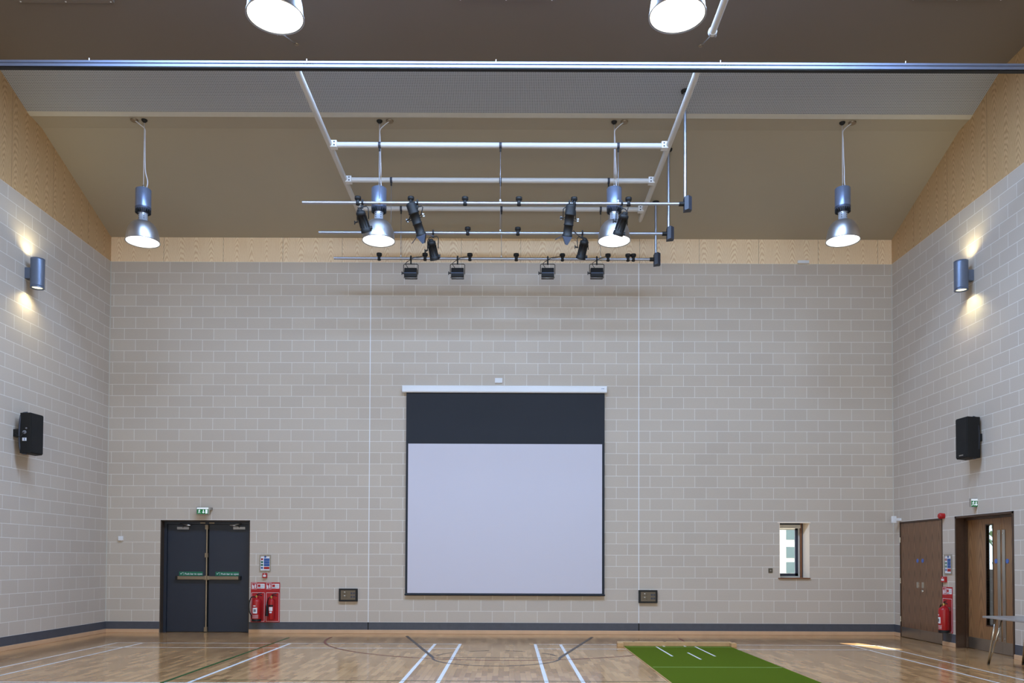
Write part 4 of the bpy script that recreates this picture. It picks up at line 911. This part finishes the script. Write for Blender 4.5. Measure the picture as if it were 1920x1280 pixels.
def stage_spot(bar, hook, back, front, dy, r, kind, cab, label):
    Y, Z = bars[bar]; X = at(hook, 400, Y=Y).x
    A = at(back[0], back[1], Y=Y - dy / 2); B = at(front[0], front[1], Y=Y + dy / 2); ax = (B - A); L = ax.length; ax.normalize()
    t = thing('stage_spotlight' if kind == 'short' else 'profile_spotlight', label, 'stage light', (X, Y, Z), 'short black stage spotlights' if kind == 'short' else 'long black profile spotlights with barn doors')
    P = A + ax * L * .45
    s = Vector((1, 0, 0)) - ax * ax.x; s.normalize()
    drop = .07; clamp_on(t, X, Y, Z, drop + .02)
    top = Vector((X, Y, Z - drop))
    if (top - P).length > .32 or (top - P).z < .09: top = P + Vector((X - P.x, 0, .18)) if kind == 'short' else top
    if kind == 'short':
        mb = MB(); mb.lathe(A, ax, [(0, r * .55), (.012, r * .8), (.02, r * .95), (L * .22, r), (L * .24, r * .86), (L * .8, r * .9), (L * .82, r * 1.05), (L * .97, r * 1.12), (L, r * 1.12)], M_BLACK, 24); bd = mb.build('body', t)
        mb = MB(); a_, u, v = frame_from(ax)
        for k in range(10):
            an = k * math.pi / 5; d = u * math.cos(an) + v * math.sin(an); mb.prism([A + ax * L * .26 + d * r * .84 - a_.cross(d) * .003, A + ax * L * .78 + d * r * .86 - a_.cross(d) * .003, A + ax * L * .78 + d * r * 1.0 - a_.cross(d) * .003, A + ax * L * .26 + d * r * .98 - a_.cross(d) * .003], a_.cross(d) * .006, M_BLACK)
        mb.build('cooling_fins', bd)
        mb = MB()
        for d, e in ((.3, 1), (.05, 1)): pass
        mb.lathe(A - ax * .0, -ax, [(0, r * .55), (.02, r * .5), (.03, r * .3)], M_BLACK2, 16); mb.build('rear_cap', bd)
        mb = MB(); mb.lathe(B - ax * .012, ax, [(0, r * .95), (.006, r * .95)], pm('dark_lens', (40, 44, 54), .1), 24); mb.build('lens', bd)
        mb = MB(); q = B - ax * .05; mb.box((-.02, -.02, -.02), (.02, .02, .02), M_BLACK, Matrix.Translation(q + s * (r + .012))); mb.build('filter_catch', bd)
    else:
        mb = MB(); mb.lathe(A, ax, [(0, r * .5), (.015, r * .85), (.03, r * .98), (L * .30, r), (L * .31, r * 1.06), (L * .34, r * 1.06), (L * .35, r * .92), (L * .62, r * .90), (L * .63, r * .97), (L * .66, r * .97), (L * .67, r * .88), (L * .94, r * .88), (L * .95, r * 1.02), (L, r * 1.02)], M_BLACK, 26); bd = mb.build('body', t)
        mb = MB()
        for e in (-1, 1):
            for k in (.44, .50): q = A + ax * L * k; mb.rod(q + s * e * r * .9, q + s * e * (r + .05), .006, M_BLACK); mb.cbox(q + s * e * (r + .055), (.03, .01, .02), M_STEELP)
        mb.build('shutter_handles', bd)
        mb = MB(); mb.lathe(B - ax * .012, ax, [(0, r * .86), (.006, r * .86)], pm('dark_lens', (40, 44, 54), .1), 24); mb.build('lens', bd)
        n_ = ax.cross(s).normalized()
        for k, (e1, e2) in enumerate(((s, n_), (-s, n_), (n_, s), (-n_, s))):
            q = B + e1 * r * .95; fl = 1.0 if k < 2 else .35
            d = (ax + e1 * (1.5 if k < 2 else .25)).normalized(); h_ = .13
            nn = d.cross(e2).normalized() * .003
            mb = MB(); mb.prism([q - e2 * r * .8, q + e2 * r * .8, q + e2 * r * 1.15 * fl + d * h_, q - e2 * r * 1.15 * fl + d * h_] if k < 2 else [q - e2 * r * .95, q + e2 * r * .95, q + e2 * r * .2 + d * h_, q - e2 * r * .2 + d * h_], nn, M_FLAP); mb.build('barn_door', t)
    yoke(t, P, s, r + .018, top)
    ce = at(cab[0], cab[1], Y=Y - .03)
    st = A + Vector((0, 0, .0)) if kind == 'short' else A + ax * .02
    mid = (st + ce) / 2 + Vector((0, -.03, .035 if kind != 'short' else -.03))
    mb = MB(); mb.tube(smooth_path([st, mid, ce]), .007, M_CABLE, 6); mb.build('cable', t)
stage_spot('A', 679.5, (675, 395), (687.5, 435), .16, .078, 'short', (671, 389), 'short black spotlight at the left end of the nearest bar')
stage_spot('A', 782.5, (769, 379), (790, 441), .20, .082, 'long', (771, 378), 'long black profile spotlight tilted right, left one with barn doors')
stage_spot('A', 1067.5, (1071, 382), (1063.5, 443), .20, .082, 'long', (1076, 377), 'long black profile spotlight hanging nearly upright, right one with barn doors')
stage_spot('A', 1166, (1171.5, 401), (1158, 441), .16, .078, 'short', (1178, 389), 'short black spotlight in front of the right inner pendant lamp')
stage_spot('B', 812.5, (808, 451), (815.5, 487), .16, .078, 'short', (797, 475), 'short black spotlight on the middle bar, left of centre')
stage_spot('B', 1092, (1096.5, 450), (1088.5, 485), .16, .078, 'short', (1075, 432), 'short black spotlight on the middle bar, right of centre')
def flood(px, cabpx, label):
    Y, Z = bars['C']; X = at(px, 485, Y=Y).x; t = thing('floodlight', label, 'stage light', (X, Y, Z), 'square black floodlights on the farthest bar')
    clamp_on(t, X, Y, Z, .11); w = .118; zt2 = at(px, 495, Y=Y).z; zb2 = at(px, 524, Y=Y).z; zc = at(px, 512, Y=Y).z
    mb = MB(); mb.prism([(X - w, Y - .10, zc - .02), (X - w, Y - .04, zc + .09), (X - w, Y + .07, zc + .09), (X - w, Y + .10, zc + .02), (X - w, Y + .06, zc - .10), (X - w, Y - .08, zc - .10)], (2 * w, 0, 0), M_BLACK); mb.build('housing', t, .004)
    mb = MB(); mb.box((X - w + .015, Y - .092, zc - .085), (X + w - .015, Y - .078, zc - .04), M_BLACK2); mb.box((X - w, Y - .10, zc - .035), (X + w, Y - .09, zc - .022), M_FLAP); mb.build('visor', t)
    mb = MB(); p = [(X - w - .02, Y, zb2 + .10), (X - w - .02, Y, zt2 - .015), (X - w, Y, zt2), (X + w, Y, zt2), (X + w + .02, Y, zt2 - .015), (X + w + .02, Y, zb2 + .10)]; mb.tube(p, .007, M_BLACK, 6); mb.build('yoke', t)
    mb = MB(); p = [(X - w - .005, Y - .07, zc - .1), (X - w - .005, Y - .09, zb2), (X + w + .005, Y - .09, zb2), (X + w + .005, Y - .07, zc - .1)]; mb.tube(p, .007, M_STEELP, 6); mb.build('filter_frame', t)
    mb = MB(); mb.rod((X - w, Y, zc), (X - w - .05, Y, zc), .012, M_BLACK); mb.rod((X - w - .05, Y, zc - .03), (X - w - .05, Y, zc + .03), .009, M_BLACK); mb.build('tilt_knob', t)
    ce = at(cabpx, 480, Y=Y - .04); mb = MB()
    mb.tube(smooth_path([(X - .05, Y - .04, zc + .09), (X - .09, Y - .07, zc + .16), (X, Y - .05, Z - .04), (X + .06, Y - .05, Z), ((X + ce.x) / 2 + .03, Y - .05, (Z + ce.z) / 2), ce]), .006, M_CABLE, 6); mb.build('cable', t)
flood(770.5, 795, 'square black floodlight at the left end of the farthest bar'); flood(858, 879, 'square black floodlight second from left on the farthest bar')
flood(1027, 1052, 'square black floodlight third from left on the farthest bar'); flood(1119, 1138, 'square black floodlight at the right end of the farthest bar')

# ------------------------------------------------------------------ ceiling panels at the top of the picture
for px0, px1, py, lb in ((36, 215, 6, 'shallow ceiling panel at the top left edge of the picture'), (858, 1040, 2.5, 'shallow ceiling panel at the top centre of the picture'), (1705, 1880, 2, 'shallow ceiling panel at the top right edge of the picture')):
    a = at(px0, py, Z=9.15); b = at(px1, py, Z=9.15); y = (a.y + b.y) / 2
    t = thing('ceiling_panel', lb, 'panel', ((a.x + b.x) / 2, y, 9.15), 'shallow heater panels on the ceiling')
    mb = MB(); mb.box((a.x, y - .15, 9.15), (b.x, y, 9.206), M_CEILD); mb.build('body', t, .006)
    for k in range(3):
        mb = MB(); mb.lathe((a.x + .04 + (b.x - a.x - .08) * k / 2, y - .03, 9.152), (0, 0, -1), [(0, .012), (.006, .010)], M_WHITE, 10); mb.build('screw', t)

# ------------------------------------------------------------------ cricket mat, timber kerb
mx0, mx1 = 1.965, 3.79; MY = 14.10
t = thing('cricket_mat', 'long green artificial turf cricket mat rolled out on the floor', 'mat', ((mx0 + mx1) / 2, MY, 0))
mb = MB(); mb.box((mx0, 3.0, .0015), (mx1, MY, .009), M_MAT); mb.build('turf', t)
mb = MB(); mb.box((mx0 - .012, 3.0, .0012), (mx0, MY, .0075), M_TIMBER); mb.build('backing_edge', t)
def mline(a, b, w, m=M_LW):
    a = Vector((a[0], a[1], 0)); b = Vector((b[0], b[1], 0)); d = (b - a).normalized(); n_ = Vector((-d.y, d.x, 0)) * w / 2; z_ = Vector((0, 0, .0098))
    mb = MB(); mb.add([a + n_ + z_, b + n_ + z_, b - n_ + z_, a - n_ + z_], [(0, 1, 2, 3)], m); mb.build('crease_line', t)
ML = pm('green_crease_paint', (150, 176, 96), .6)
g = lambda x, y: at(x, y, Z=.0098)
mline((mx0 + .02, 11.34), (mx1 - .02, 11.34), .025, ML); mline((mx0 + .02, 13.93), (mx1 - .02, 13.93), .025, ML)
for a, b in (((1230.4, 1211.8), (1261, 1230)), ((1289.5, 1223), (1314.3, 1235.8)), ((1303.3, 1211.8), (1341.3, 1230)), ((1240.6, 1209.4), (1246.5, 1211.8)), ((1279.3, 1209.4), (1285.8, 1211.8))):
    p, q = g(*a), g(*b); mline(p, q, .03)
t = thing('timber_stop', 'low planed timber beam across the far end of the green mat', 'beam', ((mx0 + mx1) / 2, MY + .12, 0))
mb = MB(); mb.box((mx0 - .09, MY + .03, 0), (mx1 + .05, MY + .15, .075), M_TIMBER); bm_ = mb.build('beam', t, .006)
mb = MB(); mb.box((mx0 - .115, MY - .12, 0), (mx0 - .013, MY + .03, .072), M_TIMBER); mb.build('return_block', t, .006)
mb = MB(); mb.box((mx1 + .002, MY - .10, 0), (mx1 + .095, MY + .03, .072), M_TIMBER); mb.build('return_block', t, .006)
for px in (1187, 1245, 1304):
    q = at(px, 1202, Z=.075); mb = MB(); mb.lathe((q.x, MY + .09, .0745), (0, 0, 1), [(0, .024), (.002, .024)], M_BLACK, 14); mb.build('bolt_hole', t)

# ------------------------------------------------------------------ folding table at the right
tx0, tx1, ty0, ty1, tz = 6.79, 7.50, 9.7, 11.76, .705
t = thing('table', 'grey topped table with thin chrome legs standing before the walnut double doors', 'table', ((tx0 + tx1) / 2, (ty0 + ty1) / 2, 0))
mb = MB(); mb.box((tx0, ty0, tz - .028), (tx1, ty1, tz), M_TABLE); mb.build('tabletop', t, .004)
for sx, X in ((-1, tx0 + .15), (1, tx1 - .12)):
    for sy, Y in ((1, ty1 - .13), (-1, ty0 + .13)):
        ft = Vector((X + (-.03 if sx < 0 else .03), Y + sy * .20, 0)); mb = MB()
        mb.tube([Vector((X - .035, Y, tz - .03)), ft + Vector((-.008, 0, .012))], .0115, M_CHROME, 10); mb.tube([Vector((X + .045, Y - .02, tz - .03)), ft + Vector((.010, 0, .012))], .0115, M_CHROME, 10)
        mb.tube([Vector((X - .035, Y, tz - .035)), Vector((X + .045, Y - .02, tz - .035))], .010, M_BLACK, 8)
        lg = mb.build('leg', t); mb = MB(); mb.rod(ft, ft + Vector((0, 0, .02)), .017, M_BLACK); mb.build('foot', lg)
